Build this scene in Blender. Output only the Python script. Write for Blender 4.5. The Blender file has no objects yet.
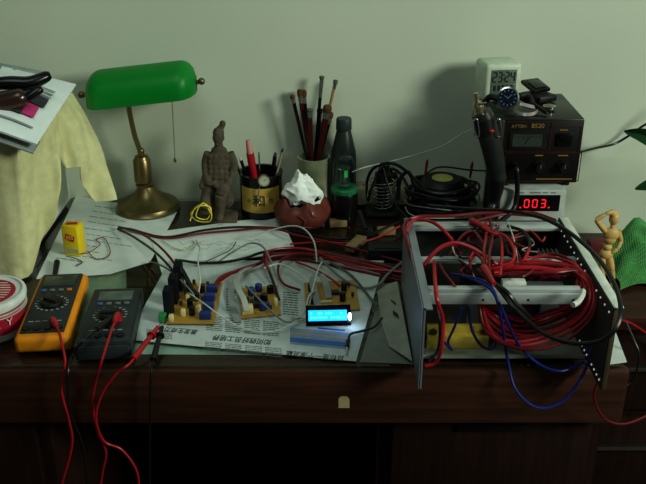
import bpy, bmesh, math, random
from mathutils import Vector, Matrix, Euler
random.seed(7)
C = bpy.context.scene.collection
D = 0.76                                    # desk top height above the floor
F, PIT = 870.0, math.radians(25.5)
CAM = Vector((0.0, -1.195, D + 0.787))
YW = 0.70                                   # back wall
PI = math.pi
R = math.radians

# ---------------------------------------------------------------- photo point -> point in the room
def ray(px, py):
    x = (px - 323) / F; v = (242 - py) / F
    return Vector((x, math.cos(PIT) + v * math.sin(PIT), -math.sin(PIT) + v * math.cos(PIT)))
def G(px, py, z=0.0):
    d = ray(px, py); return CAM + d * ((D + z - CAM.z) / d.z)
def V(px, py, y):
    d = ray(px, py); return CAM + d * ((y - CAM.y) / d.y)
def PT(p):
    if isinstance(p, Vector): return p
    if len(p) == 3: return G(*p)
    return V(p[0], p[1], p[3] - (.014 if -.05 < p[3] < 0 else 0))   # clear of the desk front

# ---------------------------------------------------------------- materials
def lin(c): return tuple(((x / 12.92) if x <= 0.04045 else ((x + 0.055) / 1.055) ** 2.4) for x in c)
MC = {}
def M(name, rgb, rough=0.6, metal=0.0, var=0.12, scale=40.0, spec=0.4, trans=0.0, emit=None, es=1.0, coat=0.0, bump=0.0, stretch=None):
    if name in MC: return MC[name]
    m = bpy.data.materials.new(name); m.use_nodes = True
    nt = m.node_tree; b = nt.nodes['Principled BSDF']
    c = lin([v / 255 for v in rgb])
    tc = nt.nodes.new('ShaderNodeTexCoord'); n = nt.nodes.new('ShaderNodeTexNoise')
    n.inputs['Scale'].default_value = scale; n.inputs['Detail'].default_value = 4
    if stretch:
        mp = nt.nodes.new('ShaderNodeMapping'); mp.inputs['Scale'].default_value = stretch
        nt.links.new(tc.outputs['Object'], mp.inputs[0]); nt.links.new(mp.outputs[0], n.inputs['Vector'])
    else: nt.links.new(tc.outputs['Object'], n.inputs['Vector'])
    r = nt.nodes.new('ShaderNodeValToRGB')
    r.color_ramp.elements[0].position = 0.3; r.color_ramp.elements[1].position = 0.7
    r.color_ramp.elements[0].color = tuple(v * (1 - var) for v in c) + (1,)
    r.color_ramp.elements[1].color = tuple(min(1, v * (1 + var)) for v in c) + (1,)
    nt.links.new(n.outputs['Fac'], r.inputs['Fac']); nt.links.new(r.outputs['Color'], b.inputs['Base Color'])
    b.inputs['Roughness'].default_value = rough; b.inputs['Metallic'].default_value = metal
    b.inputs['Specular IOR Level'].default_value = spec; b.inputs['Transmission Weight'].default_value = trans
    b.inputs['Coat Weight'].default_value = coat
    if emit:
        b.inputs['Emission Color'].default_value = lin([v / 255 for v in emit]) + (1,); b.inputs['Emission Strength'].default_value = es
    if bump:
        bp = nt.nodes.new('ShaderNodeBump'); bp.inputs['Strength'].default_value = bump; bp.inputs['Distance'].default_value = 0.002
        nt.links.new(n.outputs['Fac'], bp.inputs['Height']); nt.links.new(bp.outputs[0], b.inputs['Normal'])
    MC[name] = m; return m
def clear_glass(name, tint, gl=0.08, rough=0.0):
    m = bpy.data.materials.new(name); m.use_nodes = True; nt = m.node_tree; nt.nodes.clear()
    o = nt.nodes.new('ShaderNodeOutputMaterial'); mx = nt.nodes.new('ShaderNodeMixShader')
    t = nt.nodes.new('ShaderNodeBsdfTransparent'); g = nt.nodes.new('ShaderNodeBsdfGlossy')
    f = nt.nodes.new('ShaderNodeFresnel'); f.inputs['IOR'].default_value = 1.45
    t.inputs[0].default_value = lin([v / 255 for v in tint]) + (1,); g.inputs['Roughness'].default_value = rough
    ge = nt.nodes.new('ShaderNodeNewGeometry'); ml = nt.nodes.new('ShaderNodeMath'); ml.operation = 'SUBTRACT'; ml.use_clamp = True
    nt.links.new(f.outputs[0], ml.inputs[0]); nt.links.new(ge.outputs['Backfacing'], ml.inputs[1]); nt.links.new(ml.outputs[0], mx.inputs[0]); nt.links.new(t.outputs[0], mx.inputs[1]); nt.links.new(g.outputs[0], mx.inputs[2])
    nt.links.new(mx.outputs[0], o.inputs[0]); return m

# ---------------------------------------------------------------- mesh building
WM = {}
class MB:
    def __init__(s, m=None): s.bm = bmesh.new(); s.M = m or Matrix()
    def add(s, t, mi=0):
        vs = [s.bm.verts.new(s.M @ v.co) for v in t.verts]; t.verts.index_update()
        for f in t.faces:
            try: nf = s.bm.faces.new([vs[v.index] for v in f.verts]); nf.material_index = mi
            except ValueError: pass
        t.free(); return s
    def box(s, c, size, bev=0.0, mi=0, rot=None, seg=2):
        t = bmesh.new(); bmesh.ops.create_cube(t, size=1.0)
        bmesh.ops.scale(t, vec=size, verts=t.verts)
        if bev: bmesh.ops.bevel(t, geom=list(t.edges), offset=bev, segments=seg, profile=0.5, affect='EDGES')
        if rot: bmesh.ops.transform(t, matrix=Euler(rot).to_matrix().to_4x4(), verts=t.verts)
        bmesh.ops.translate(t, vec=Vector(c), verts=t.verts); return s.add(t, mi)
    def span(s, a, b, bev=0.0, mi=0):
        a = Vector(a); b = Vector(b); d = b - a
        return s.box((a + b) / 2, (abs(d.x), abs(d.y), abs(d.z)), bev, mi)
    def cyl(s, a, b, r0, r1=None, n=16, mi=0):
        a = Vector(a); b = Vector(b); d = b - a; t = bmesh.new()
        bmesh.ops.create_cone(t, cap_ends=True, segments=n, radius1=max(r0, 1e-5), radius2=max(r0 if r1 is None else r1, 1e-5), depth=d.length)
        bmesh.ops.transform(t, matrix=Matrix.Translation((a + b) / 2) @ d.to_track_quat('Z', 'Y').to_matrix().to_4x4(), verts=t.verts)
        return s.add(t, mi)
    def sph(s, c, r, sc=(1, 1, 1), mi=0, n=14, rot=None):
        t = bmesh.new(); bmesh.ops.create_uvsphere(t, u_segments=n, v_segments=max(6, n * 2 // 3), radius=r)
        bmesh.ops.scale(t, vec=sc, verts=t.verts)
        if rot: bmesh.ops.transform(t, matrix=Euler(rot).to_matrix().to_4x4(), verts=t.verts)
        bmesh.ops.translate(t, vec=Vector(c), verts=t.verts); return s.add(t, mi)
    def lathe(s, prof, c=(0, 0, 0), n=32, mi=0, closed=False):
        c = Vector(c); t = bmesh.new(); rings = []
        for r, z in prof:
            rings.append([t.verts.new(c + Vector((max(r, 1e-5) * math.cos(2 * PI * k / n), max(r, 1e-5) * math.sin(2 * PI * k / n), z))) for k in range(n)])
        for a, b in zip(rings, rings[1:]):
            for k in range(n): t.faces.new((a[k], a[(k + 1) % n], b[(k + 1) % n], b[k]))
        t.faces.new(rings[0][::-1]); t.faces.new(rings[-1]); return s.add(t, mi)
    def tube(s, pts, r, n=8, sub=8, mi=0, smooth=True):
        P = spline(pts, sub) if smooth else [Vector(p) for p in pts]
        t = bmesh.new(); rings = []; up = None
        for i, p in enumerate(P):
            d = (P[min(i + 1, len(P) - 1)] - P[max(i - 1, 0)])
            d = d.normalized() if d.length > 1e-9 else Vector((0, 0, 1))
            if up is None: up = d.orthogonal().normalized()
            up = (up - d * up.dot(d)); up = up.normalized() if up.length > 1e-6 else d.orthogonal().normalized()
            w = d.cross(up); rr = r(i / (len(P) - 1)) if callable(r) else r
            rings.append([t.verts.new(p + (up * math.cos(2 * PI * k / n) + w * math.sin(2 * PI * k / n)) * rr) for k in range(n)])
        for a, b in zip(rings, rings[1:]):
            for k in range(n): t.faces.new((a[k], a[(k + 1) % n], b[(k + 1) % n], b[k]))
        t.faces.new(rings[0][::-1]); t.faces.new(rings[-1]); return s.add(t, mi)
    def poly(s, pts, th=0.0, mi=0):
        """flat or warped outline with thickness going down"""
        t = bmesh.new(); a = [t.verts.new(Vector(p)) for p in pts]
        f = t.faces.new(a)
        if th:
            b = [t.verts.new(Vector(p) - Vector((0, 0, th))) for p in pts]
            t.faces.new(b[::-1]); n = len(a)
            for k in range(n): t.faces.new((a[k], b[k], b[(k + 1) % n], a[(k + 1) % n]))
        bmesh.ops.recalc_face_normals(t, faces=t.faces); return s.add(t, mi)
    def prism(s, pts, vec, mi=0):
        t = bmesh.new(); vec = Vector(vec); a = [t.verts.new(Vector(p)) for p in pts]; b = [t.verts.new(Vector(p) + vec) for p in pts]
        t.faces.new(a); t.faces.new(b[::-1]); n = len(a)
        for k in range(n): t.faces.new((a[k], b[k], b[(k + 1) % n], a[(k + 1) % n]))
        bmesh.ops.recalc_face_normals(t, faces=t.faces); return s.add(t, mi)
    def grid(s, rows, mi=0, th=0.0):
        t = bmesh.new(); g = [[t.verts.new(Vector(p)) for p in row] for row in rows]
        for i in range(len(g) - 1):
            for j in range(len(g[0]) - 1): t.faces.new((g[i][j], g[i][j + 1], g[i + 1][j + 1], g[i + 1][j]))
        if th:
            t.normal_update(); nr, nc = len(g), len(g[0])
            h = [[t.verts.new(v.co - v.normal * th) for v in row] for row in g]
            for i in range(nr - 1):
                for j in range(nc - 1): t.faces.new((h[i][j], h[i + 1][j], h[i + 1][j + 1], h[i][j + 1]))
            for i in range(nr - 1):
                t.faces.new((g[i][0], g[i + 1][0], h[i + 1][0], h[i][0])); t.faces.new((g[i][-1], h[i][-1], h[i + 1][-1], g[i + 1][-1]))
            for j in range(nc - 1):
                t.faces.new((g[0][j], h[0][j], h[0][j + 1], g[0][j + 1])); t.faces.new((g[-1][j], g[-1][j + 1], h[-1][j + 1], h[-1][j]))
        return s.add(t, mi)
    def build(s, name, mats, parent=None, sharp=35):
        if not isinstance(mats, (list, tuple)): mats = [mats]
        me = bpy.data.meshes.new(name); wm = Matrix()
        if parent is not None: wm = WM[parent.name]
        else:
            lo = Vector((1e9,) * 3); hi = -lo
            for v in s.bm.verts:
                for i in range(3): lo[i] = min(lo[i], v.co[i]); hi[i] = max(hi[i], v.co[i])
            wm = Matrix.Translation(((lo.x + hi.x) / 2, (lo.y + hi.y) / 2, lo.z))
        s.bm.transform(wm.inverted()); bmesh.ops.recalc_face_normals(s.bm, faces=s.bm.faces)
        s.bm.to_mesh(me); s.bm.free()
        for p in me.polygons: p.use_smooth = True
        me.set_sharp_from_angle(angle=R(sharp))
        for m in mats: me.materials.append(m)
        o = bpy.data.objects.new(name, me); C.objects.link(o)
        if parent is not None: o.parent = parent
        else: o.matrix_world = wm
        WM[o.name] = wm; return o
def spline(pts, sub=8):
    P = [Vector(p) for p in pts]
    if len(P) < 3: return P
    out = []
    for i in range(len(P) - 1):
        a = P[i - 1] if i else P[0] * 2 - P[1]; b = P[i]; c = P[i + 1]; d = P[i + 2] if i + 2 < len(P) else P[-1] * 2 - P[-2]
        for k in range(sub):
            t = k / sub
            out.append(0.5 * ((2 * b) + (c - a) * t + (2 * a - 5 * b + 4 * c - d) * t * t + (3 * b - a - 3 * c + d) * t ** 3))
    out.append(P[-1]); return out
def remesh(o, vox, smooth=4):
    md = o.modifiers.new('r', 'REMESH'); md.mode = 'VOXEL'; md.voxel_size = vox
    ms = o.modifiers.new('s', 'SMOOTH'); ms.iterations = smooth; ms.factor = 0.5
    dg = bpy.context.evaluated_depsgraph_get(); dg.update()
    me = bpy.data.meshes.new_from_object(o.evaluated_get(dg)); mats = list(o.data.materials)
    o.modifiers.clear(); o.data = me
    me.materials.clear()
    for m in mats: me.materials.append(m)
    for p in me.polygons: p.use_smooth = True; p.material_index = 0
    return o
def tag(o, label, cat, group=None):
    o['label'] = label; o['category'] = cat
    if group: o['group'] = group
    return o
def thing(name, label, cat, loc, rz=0.0, group=None, tilt=None):
    o = bpy.data.objects.new(name, None); C.objects.link(o); o.empty_display_size = 0.02
    wm = Matrix.Translation(Vector(loc)) @ (Euler((tilt or 0, 0, rz)).to_matrix().to_4x4())
    o.matrix_world = wm; WM[o.name] = wm; tag(o, label, cat, group); return o
def LM(o): return WM[o.name].copy()         # build in the thing's own frame
def struct(o): o['kind'] = 'structure'; return o
def txt(s, size, mat, parent, mtx, name='lettering', bold=0.0, align='CENTER', sx=1.0):
    cu = bpy.data.curves.new('t', 'FONT'); cu.body = s; cu.size = size; cu.align_x = align; cu.align_y = 'CENTER'; cu.extrude = 0.0002; cu.offset = bold
    t = bpy.data.objects.new('t', cu); C.objects.link(t)
    dg = bpy.context.evaluated_depsgraph_get(); dg.update()
    me = bpy.data.meshes.new_from_object(t.evaluated_get(dg)); bpy.data.objects.remove(t)
    me.name = name; me.transform(WM[parent.name].inverted() @ mtx @ Matrix.Diagonal((sx, 1, 1, 1)))
    me.materials.clear(); me.materials.append(mat)
    o = bpy.data.objects.new(name, me); C.objects.link(o); o.parent = parent; WM[o.name] = WM[parent.name]; return o
FRONT = Euler((R(90), 0, 0)).to_matrix().to_4x4()   # text standing upright facing the viewer
SEG = {'0': 'abcdef', '1': 'bc', '2': 'abged', '3': 'abgcd', '4': 'fgbc', '5': 'afgcd'}
def digit(mb, ch, x, z, w, h, t, y, mi=0):
    q = {'a': (x, z + h / 2, 1), 'd': (x, z - h / 2, 1), 'g': (x, z, 1), 'f': (x - w / 2, z + h / 4, 0), 'b': (x + w / 2, z + h / 4, 0), 'e': (x - w / 2, z - h / 4, 0), 'c': (x + w / 2, z - h / 4, 0)}
    for k in SEG[ch]:
        a, b, hor = q[k]
        mb.box((a, y, b), (w - t * 0.7, 0.0006, t) if hor else (t, 0.0006, h / 2 - t * 0.7), 0, mi)

# palette
black = M('black_plastic', (15, 16, 16), 0.5); dark = M('dark_grey_plastic', (46, 52, 52), 0.55)
glossb = M('gloss_black', (12, 13, 13), 0.25)
white = M('white_plastic', (215, 225, 215), 0.5); paper = M('paper', (222, 232, 228), 0.8, var=0.05)
ink = M('ink', (40, 44, 50), 0.8); faint = M('pencil', (140, 150, 154), 0.8)
redw = M('red_insulation', (168, 24, 36), 0.35, spec=0.5); redd = M('dark_red_insulation', (112, 18, 28), 0.4)
blackw = M('black_insulation', (16, 17, 18), 0.38, spec=0.5); bluew = M('blue_insulation', (26, 40, 120), 0.35)
whitew = M('white_insulation', (205, 210, 200), 0.45); greyw = M('grey_insulation', (128, 136, 130), 0.5); yelw = M('yellow_insulation', (240, 222, 84), 0.5)
alu = M('aluminium', (188, 196, 194), 0.45, 0.35, 0.06, 20); steel = M('steel_sheet', (120, 128, 130), 0.45, 0.5, 0.08, 25)
chrome = M('chrome', (190, 192, 188), 0.25, 1.0, 0.03); brass = M('antique_brass', (128, 114, 78), 0.36, 0.9, 0.15, 30)
wood = M('desk_wood', (62, 36, 24), 0.42, 0, 0.35, 6, stretch=(1, 14, 14), spec=0.3, coat=0.1)
woodd = M('dark_wood', (40, 22, 16), 0.6, 0, 0.3, 6, stretch=(14, 1, 1), spec=.2)

# ================================================================ SETTING
w = MB(); w.span((-2.2, YW, 0), (2.2, YW + 0.1, 2.6)); struct(w.build('wall_back', M('wall_paint', (206, 214, 196), 0.9, 0, 0.03, 3, bump=0.03)))
w = MB(); w.span((-2.2, -2.6, -0.1), (2.2, YW + 0.1, 0)); struct(w.build('floor', M('floor_boards', (60, 42, 32), 0.6, 0, 0.25, 5, stretch=(1, 8, 1))))

# ---- desk
YF = G(323, 365).y; XR = G(628, 365).x; XL = -1.15
dk = thing('desk', 'dark brown wooden desk along the wall, cluttered with electronics', 'desk', (-0.3, 0.33, 0))
w = MB(); w.span((XL, YF + .006, D - 0.045), (XR, YW - 0.003, D - 0.0075), 0.004); w.build('desktop', wood, dk)
w = MB(); w.span((XL, YF - 0.010, D - 0.112), (XR + 0.004, YF + 0.016, D - 0.006), 0.008); w.build('front_rail', wood, dk)
xp0 = V(377, 440, 0.03).x; xq1 = V(50, 440, 0.03).x
for x0, x1 in ((xp0, XR - 0.01), (XL + 0.01, xq1)):
    w = MB(); w.span((x0, 0.035, 0.05), (x1, 0.66, D - 0.112)); w.build('pedestal', woodd, dk)
    zt = D - 0.125
    for k in range(3):
        z0 = zt - 0.15 * (k + 1) - 0.02 * k
        w = MB(); w.span((x0 + 0.025, 0.018, z0), (x1 - 0.02, 0.035, z0 + 0.15), 0.003)
        dr = w.build('drawer', woodd, dk)
        xm = (x0 + x1) / 2
        w = MB(); w.span((xm - 0.06, 0.012, z0 + 0.125), (xm + 0.06, 0.02, z0 + 0.14), 0.002); w.build('handle', glossb, dr)
w = MB(); w.span((xq1 + .001, 0.60, 0.004), (xp0 - .001, 0.62, D - 0.05)); w.build('back_panel', woodd, dk)
w = MB()
w.poly([V(q[0], q[1], YF - 0.0104) for q in ((338.5, 408), (338.5, 398.5), (341, 396.3), (347, 396.3), (349.5, 399), (349.5, 408))]); tag(w.build('sticker', M('old_tape', (190, 172, 128), 0.8)), 'small square of pale tape stuck on the desk front edge', 'sticker')
# glass sheet with papers under it
w = MB(); w.span((XL, YF - .004, D - 0.005), (XR - 0.012, YW - 0.006, D), 0.0012)
tag(w.build('glass_sheet', clear_glass('table_glass', (240, 246, 241))), 'clear glass sheet covering the brown desk top', 'glass')
def sheet(name, label, cat, px, mat, z=0.0006, th=0.0005, lines=None, group=None):
    t = thing(name, label, cat, G(px[0][0], px[0][1], z), group=group)
    w = MB(); w.poly([G(a, b, z) for a, b in px], th); w.build('page', mat, t); return t
t = sheet('document', 'pale sheet under the glass behind the two multimeters', 'paper', ((40, 288), (84, 262), (126, 262), (127, 333), (122, 349), (64, 347)), M('pale_document', (158, 172, 158), 0.8), -0.006)
w = MB()
for r_, y in enumerate((267, 271)):
    for k in range(4): w.poly([G(98 + k * 5, y, -0.0056), G(101.5 + k * 5, y, -0.0056), G(101.2 + k * 5, y + 2, -0.0056), G(97.7 + k * 5, y + 2, -0.0056)])
w.build('lettering', ink, t)
sheet('document', 'white sheet under the glass at the desk front, half under the newspaper', 'paper', ((129, 336), (168, 332), (268, 344), (271, 355), (128, 354)), M('white_document', (196, 212, 212), 0.8), -0.006)

# ---- side cabinet beyond the desk's right end
cb = thing('side_cabinet', 'dark brown low cabinet beside the desk, holding the green towel', 'cabinet', (0.85, 0.42, 0))
ZC = -0.09; DC = D + ZC
x0 = XR + 0.012; y0 = G(640, 318, ZC).y
w = MB(); w.span((x0, y0, DC - 0.03), (1.25, YW - 0.003, DC), 0.004); w.build('top', wood, cb)
w = MB(); w.span((x0 + 0.01, y0 + 0.02, 0.02), (1.24, YW - 0.01, DC - 0.03)); w.build('body', woodd, cb)
for k in range(3):
    z1 = DC - 0.045 - k * 0.2
    w = MB(); w.span((x0 + 0.02, y0 + 0.004, z1 - 0.18), (1.22, y0 + 0.02, z1), 0.003); dr = w.build('drawer', woodd, cb)
    w = MB(); w.span((x0 + 0.05, y0 - 0.012, z1 - 0.075), (1.19, y0 + 0.004, z1 - 0.065), 0.003); w.build('handle', chrome, dr)

# ================================================================ LEFT CORNER: box, cloth, magazine
b0 = G(30, 272); bx, by = b0.x, b0.y
t = thing('speaker_box', 'pale grey box at the wall, mostly hidden under the cream cloth', 'box', (bx - 0.17, by + 0.15, D))
greyb = M('pale_grey_plastic', (226, 232, 222), 0.6)
w = MB(); w.span((bx - 0.35, by + .035, D + 0.001), (bx - .012, YW - 0.02, D + 0.235), 0.012); w.build('shell', greyb, t)
w = MB(); w.span((bx - 0.014, by + 0.06, D + 0.02), (bx - .007, YW - 0.05, D + 0.21), 0.003); w.build('side_panel', greyb, t)
cols = [[(-130, 72, 0, .56), (-130, 100, 0, .34), (-120, 190, 0, .30), (-110, 296, 0, .28)],
        [(-60, 72, 0, .56), (-60, 108, 0, .33), (-50, 200, 0, .30), (-40, 292, 0, .28)],
        [(-10, 72, 0, .57), (-4, 110, 0, .33), (0, 200, 0, .30), (4, 287, 0, .285)],
        [(5, 72, 0, .58), (14, 110, 0, .34), (20, 200, 0, .305), (29, 284, 0, .29)],
        [(12, 73, 0, .585), (30, 110, 0, .385), (33, 180, 0, .345), (41, 252, 0, .325)],
        [(18, 74, 0, .59), (40, 110, 0, .415), (45, 160, 0, .385), (51, 222, 0, .355)],
        [(22, 75, 0, .592), (46, 108, 0, .44), (52, 140, 0, .42), (59, 190, 0, .385)],
        [(25, 76, 0, .595), (51, 106, 0, .46), (56, 130, 0, .445), (63, 157, 0, .425)],
        [(27, 77, 0, .60), (54, 105, 0, .475), (62, 132, 0, .46), (67, 168, 0, .455)],
        [(31, 78, 0, .605), (59, 102, 0, .50), (71, 130, 0, .48), (78, 166, 0, .475)],
        [(35, 79, 0, .61), (64, 99, 0, .525), (80, 136, 0, .495), (84, 186, 0, .48)],
        [(40, 80, 0, .615), (69, 97, 0, .55), (91, 142, 0, .515), (97, 203, 0, .49)],
        [(45, 80, 0, .62), (73, 94, 0, .58), (101, 146, 0, .545), (116, 199, 0, .51)],
        [(48, 80, 0, .63), (73, 93, 0, .61), (98, 145, 0, .60), (112, 192, 0, .58)]]
rows = [spline([PT(q) for q in c], 8) for c in cols]
def lerp_rows(a, n=6):
    out = []
    for p, q in zip(a, a[1:]): out += [p.lerp(q, k / n) for k in range(n)]
    return out + [a[-1].copy()]
rows = [list(r) for r in zip(*[lerp_rows(list(c)) for c in zip(*rows)])]
for i, r in enumerate(rows):
    for j, p in enumerate(r):
        f = j / 24; g = math.sin(PI * min(1, f * 1.3))
        b = .006 * math.sin(i * .32 + f * 3.0) + .0025 * math.sin(i * 0.8 - f * 4) + .003 * math.sin(j * .9 + i * .35)
        p.y -= b * f; p.x += b * f * .8; p.z += .002 * math.sin(i * .4 + j)
        p.z = max(p.z, D + .006)
w = MB(); w.grid(rows, th=0.003)
tag(w.build('cloth', M('cream_cloth', (214, 212, 164), 0.95, 0, 0.08, 60, bump=0.4), None, 60), 'cream cotton cloth draped over the pale box beside the lamp', 'cloth')
# magazine on the cloth
def bil(q, u, v):
    a, b, c, d = q; return (a * (1 - u) + b * u) * (1 - v) + (d * (1 - u) + c * u) * v
def droop_sheet(w, q, th, mi, rng=(0, 1, 0, 1), lift=0.0, bow=0.012):
    rows = []
    for i in range(9):
        r = []
        for j in range(9):
            u = rng[0] + (rng[1] - rng[0]) * j / 8; v = rng[2] + (rng[3] - rng[2]) * i / 8
            p = bil(q, u, v); r.append(p + Vector((0, -lift * 0.6, lift + bow * math.sin(PI * u) * math.sin(PI * v))))
        rows.append(r)
    w.grid(rows, mi, th)
mq = [V(-30, 120, .245), V(37, 144, .265), V(76, 84, .49), V(2, 66, .51)]
t = thing('magazine', 'white magazine with a pink picture lying on the cream cloth', 'magazine', mq[0])
w = MB(); droop_sheet(w, mq, 0.004, 0); w.build('pages', paper, t)
w = MB()
droop_sheet(w, mq, 0.0004, 1, (.5, .85, .44, .58), .0045); droop_sheet(w, mq, 0.0004, 0, (.63, .8, .26, .42), .0045); droop_sheet(w, mq, 0.0004, 1, (.3, .64, .25, .42), .0045)
for v in (.14, .6, .66, .72): droop_sheet(w, mq, 0.0004, 2, (.35, .86, v, v + .02), .0045)
w.build('print', [M('pink_print', (190, 60, 120), 0.7), M('dark_print', (60, 60, 66), 0.7), faint], t)
mq2 = [V(-30, 128, .252), V(33, 150, .272), V(40, 138, .30), V(-20, 110, .30)]
w = MB(); droop_sheet(w, [p - Vector((0, 0, .006)) for p in mq2], 0.003, 0, bow=0); tag(w.build('leaflet', M('grey_leaflet', (150, 158, 156), 0.8)), 'grey printed leaflet tucked under the magazine edge', 'leaflet')
def lump(name, label, cat, pts, r, mat, flat=.5):
    w = MB(); P = [PT(q) for q in pts]
    w.tube(P, lambda f: r * (0.55 + 0.45 * math.sin(PI * min(1, max(0, f))) ** .4), 12)
    o = w.build(name, mat); return tag(o, label, cat)
lump('phone', 'slim black phone lying topmost on the magazine', 'phone', [(-14, 84, 0, .35), (10, 83, 0, .36), (30, 83, 0, .37), (50, 75, 0, .39)], .013, glossb)
lump('glasses_case', 'dark brown glasses case in front of the black phone', 'case', [(-14, 103, 0, .325), (4, 103, 0, .33), (26, 96, 0, .335)], .021, M('brown_leather', (58, 36, 28), 0.3, coat=.5))
lump('pen_case', 'small black case with a green edge beside the brown glasses case', 'case', [(22, 102, 0, .335), (32, 95, 0, .345), (42, 88, 0, .355)], .009, glossb)
w = MB(); qq = [V(-25, 82, .46), V(28, 78, .47), V(48, 72, .56), V(-15, 60, .56)]; droop_sheet(w, qq, .002, 0); tag(w.build('envelope', M('grey_paper', (150, 164, 160), .8)), 'pale envelope lying behind the black phone', 'envelope')

# ================================================================ BANKER LAMP
lb = G(148, 208); ly = lb.y
LT = thing('desk_lamp', 'brass desk lamp with a green glass shade and pull chain', 'lamp', lb)
s = (V(153, 200, ly) - V(152, 200, ly)).length            # metres per photo pixel there
w = MB(LM(LT)); w.lathe([(.0, .001), (32 * s, .001), (32 * s, .005), (30.5 * s, .009), (29.5 * s, .014), (23 * s, .022), (15 * s, .033), (10 * s, .045), (7.5 * s, .055), (0.0001, .056)], n=56); w.build('base', brass, LT)
zb = .054; za = (V(140, 167, ly) - lb).z; w = MB(LM(LT))
w.M = LM(LT) @ Matrix.Translation((-.004, 0, 0)); w.lathe([(5 * s, zb - .002), (8 * s, zb + .002), (8 * s, zb + .005), (6 * s, zb + .008), (8.6 * s, zb + .013), (8.6 * s, zb + .062), (7.4 * s, zb + .066), (6.5 * s, zb + .072), (3.2 * s, zb + .075), (3 * s, zb + .081), (0.001, zb + .082)], n=32)
w.build('column', brass, LT)
n0 = lb + Vector((-.004, 0, zb + .080)); n1 = V(131, 108, ly); n2 = V(128, 92, ly)
w = MB(); w.sph(n0 + Vector((0, 0, .004)), .008); w.tube([n0, n0 + (n1 - n0) * .4 + Vector((-.004, -.005, 0)), n1 + Vector((-.002, -.01, 0)), n2], .0055, 12); w.build('neck', brass, LT)
# shade: arched trough along a slightly raised axis
A = V(88, 95, ly - .03); B = V(195, 83, ly - .03); ax = (B - A).normalized(); L = (B - A).length
rr = 23 * s
rows = []
for i in range(33):
    u = i / 32; e = 2 * abs(u - .5)
    q_ = max(0.0, 1 - ((e - .70) / .302) ** 2.4) if e > .70 else 1.0
    k = max(q_ ** .5, .30); kd = max(q_ ** .5, .12)
    r_ = []
    for j in range(21):
        f = j / 20; an = R(200 - 220 * f)              # from the front lip over the top to the back lip
        yy = math.cos(an) * rr * 1.05 * kd
        zz = math.sin(an) * rr * .86 * k if math.sin(an) > 0 else math.sin(an) * rr * 1.2
        r_.append(A + ax * (L * u) + Vector((0, yy, zz + .002)))
    rows.append(r_)
w = MB(); w.grid(rows, th=.003)
# end walls
for e, sg in ((0, -1), (32, 1)):
    t_ = [p.copy() for p in rows[e]]; w.poly(t_, 0)
w.build('lamp_shade', M('green_glass_shade', (0, 128, 44), 0.42, 0, 0.05, 10, spec=.35, emit=(0, 100, 26), es=.08), LT)  # lamp is off; faint emission imitates light through the green glass
for P_, sg in ((A, -1), (B, 1)):
    w = MB(); c = P_ + ax * (.006 * sg) + Vector((0, 0, .002)); w.cyl(P_, c + ax * .006 * sg, .0045); w.sph(c + ax * .008 * sg, .0075); w.build('finial', brass, LT)
w = MB(); a = V(172, 100, ly - .02); b = V(175, 160, ly - .02)
for k in range(26): w.sph(a + (b - a) * (k / 25), .0016, n=8)
w.sph(b, .004, (.8, .8, 1.5)); w.build('pull_chain', brass, LT)

# ================================================================ PAPERS
t = sheet('handwritten_notes', 'white handwritten notes sheet beside the yellow battery, under the lamp base', 'paper', ((76, 196), (177, 212), (163, 238), (150, 262), (110, 274), (36, 279), (56, 238)), paper, .0012)
w = MB()
for k in range(11):
    a = Vector((80 - k * 3.4 if k > 3 else 84 - k * 2, 204 + k * 5.2)); ln = random.choice((30, 44, 52, 60))
    x = a.x + 10
    while x < a.x + 10 + ln:
        q = random.uniform(3, 8); y = a.y + (x - a.x) * .15
        w.poly([G(x, y, .0018), G(x + q, y + q * .15, .0018), G(x + q, y + q * .15 + .5, .0018), G(x, y + .5, .0018)]); x += q + 1.5
w.build('handwriting', faint, t)
t = sheet('drawing_sheet', 'large creased white sheet lying behind the circuit boards', 'paper', ((149, 233), (235, 221), (281, 217), (294, 246), (262, 256), (225, 262), (205, 280), (167, 290)), paper, .0024)
w = MB()
for k in range(9):
    x = 170 + k * 9; y = 246 + random.uniform(-4, 6)
    w.tube([G(x + q * 5, y + random.uniform(-3, 3), .0027) for q in range(6)], .0003, 4, 3)
w.build('sketch_line', faint, t)
# newspaper
NQ = [G(126, 341), G(356, 363), G(384, 262), G(170, 262)]
NW = thing('newspaper', 'flat newspaper spread upside down under the circuit boards', 'newspaper', NQ[0])
zz = Vector((0, 0, .0036)); w = MB(); w.poly([p + zz for p in NQ], .0010); w.build('page', M('newsprint', (192, 204, 200), .85, var=.08), NW)
ex = (NQ[1] - NQ[0]).normalized(); ey = Vector((-ex.y, ex.x, 0))
def np_(px, py): return G(px, py, .0037)
def ntxt(s_, px, py, hpx, wpx, mat):
    p = np_(px, py); q = np_(px + 10, py); mpp = (q - p).length / 10
    mt = Matrix.Translation(p) @ Matrix(((-ex.x, -ey.x, 0, 0), (-ex.y, -ey.y, 0, 0), (0, 0, 1, 0), (0, 0, 0, 1)))
    o = txt(s_, hpx * mpp, mat, NW, mt @ Matrix.Diagonal((.86, 1.3, 1, 1)), bold=.0001)
    return o
ntxt('目标是一个漂流瓶', 315, 355.5, 8.6, 60, ink); ntxt('如何做好员工培养', 242, 339.5, 8.8, 60, ink); ntxt('激发生命力', 181, 330.5, 8, 36, ink)
w = MB(); grey = M('newsprint_text', (96, 104, 102), .85)
def nrect(x0, y0, x1, y1, mi, h=0):
    sk = .09; np_ = lambda a, b: G(a, b, .0037 + h)
    w.poly([np_(x0, y0 + (x0 - 243) * sk), np_(x1, y0 + (x1 - 243) * sk), np_(x1, y1 + (x1 - 243) * sk), np_(x0, y1 + (x0 - 243) * sk)], 0, mi)
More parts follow.
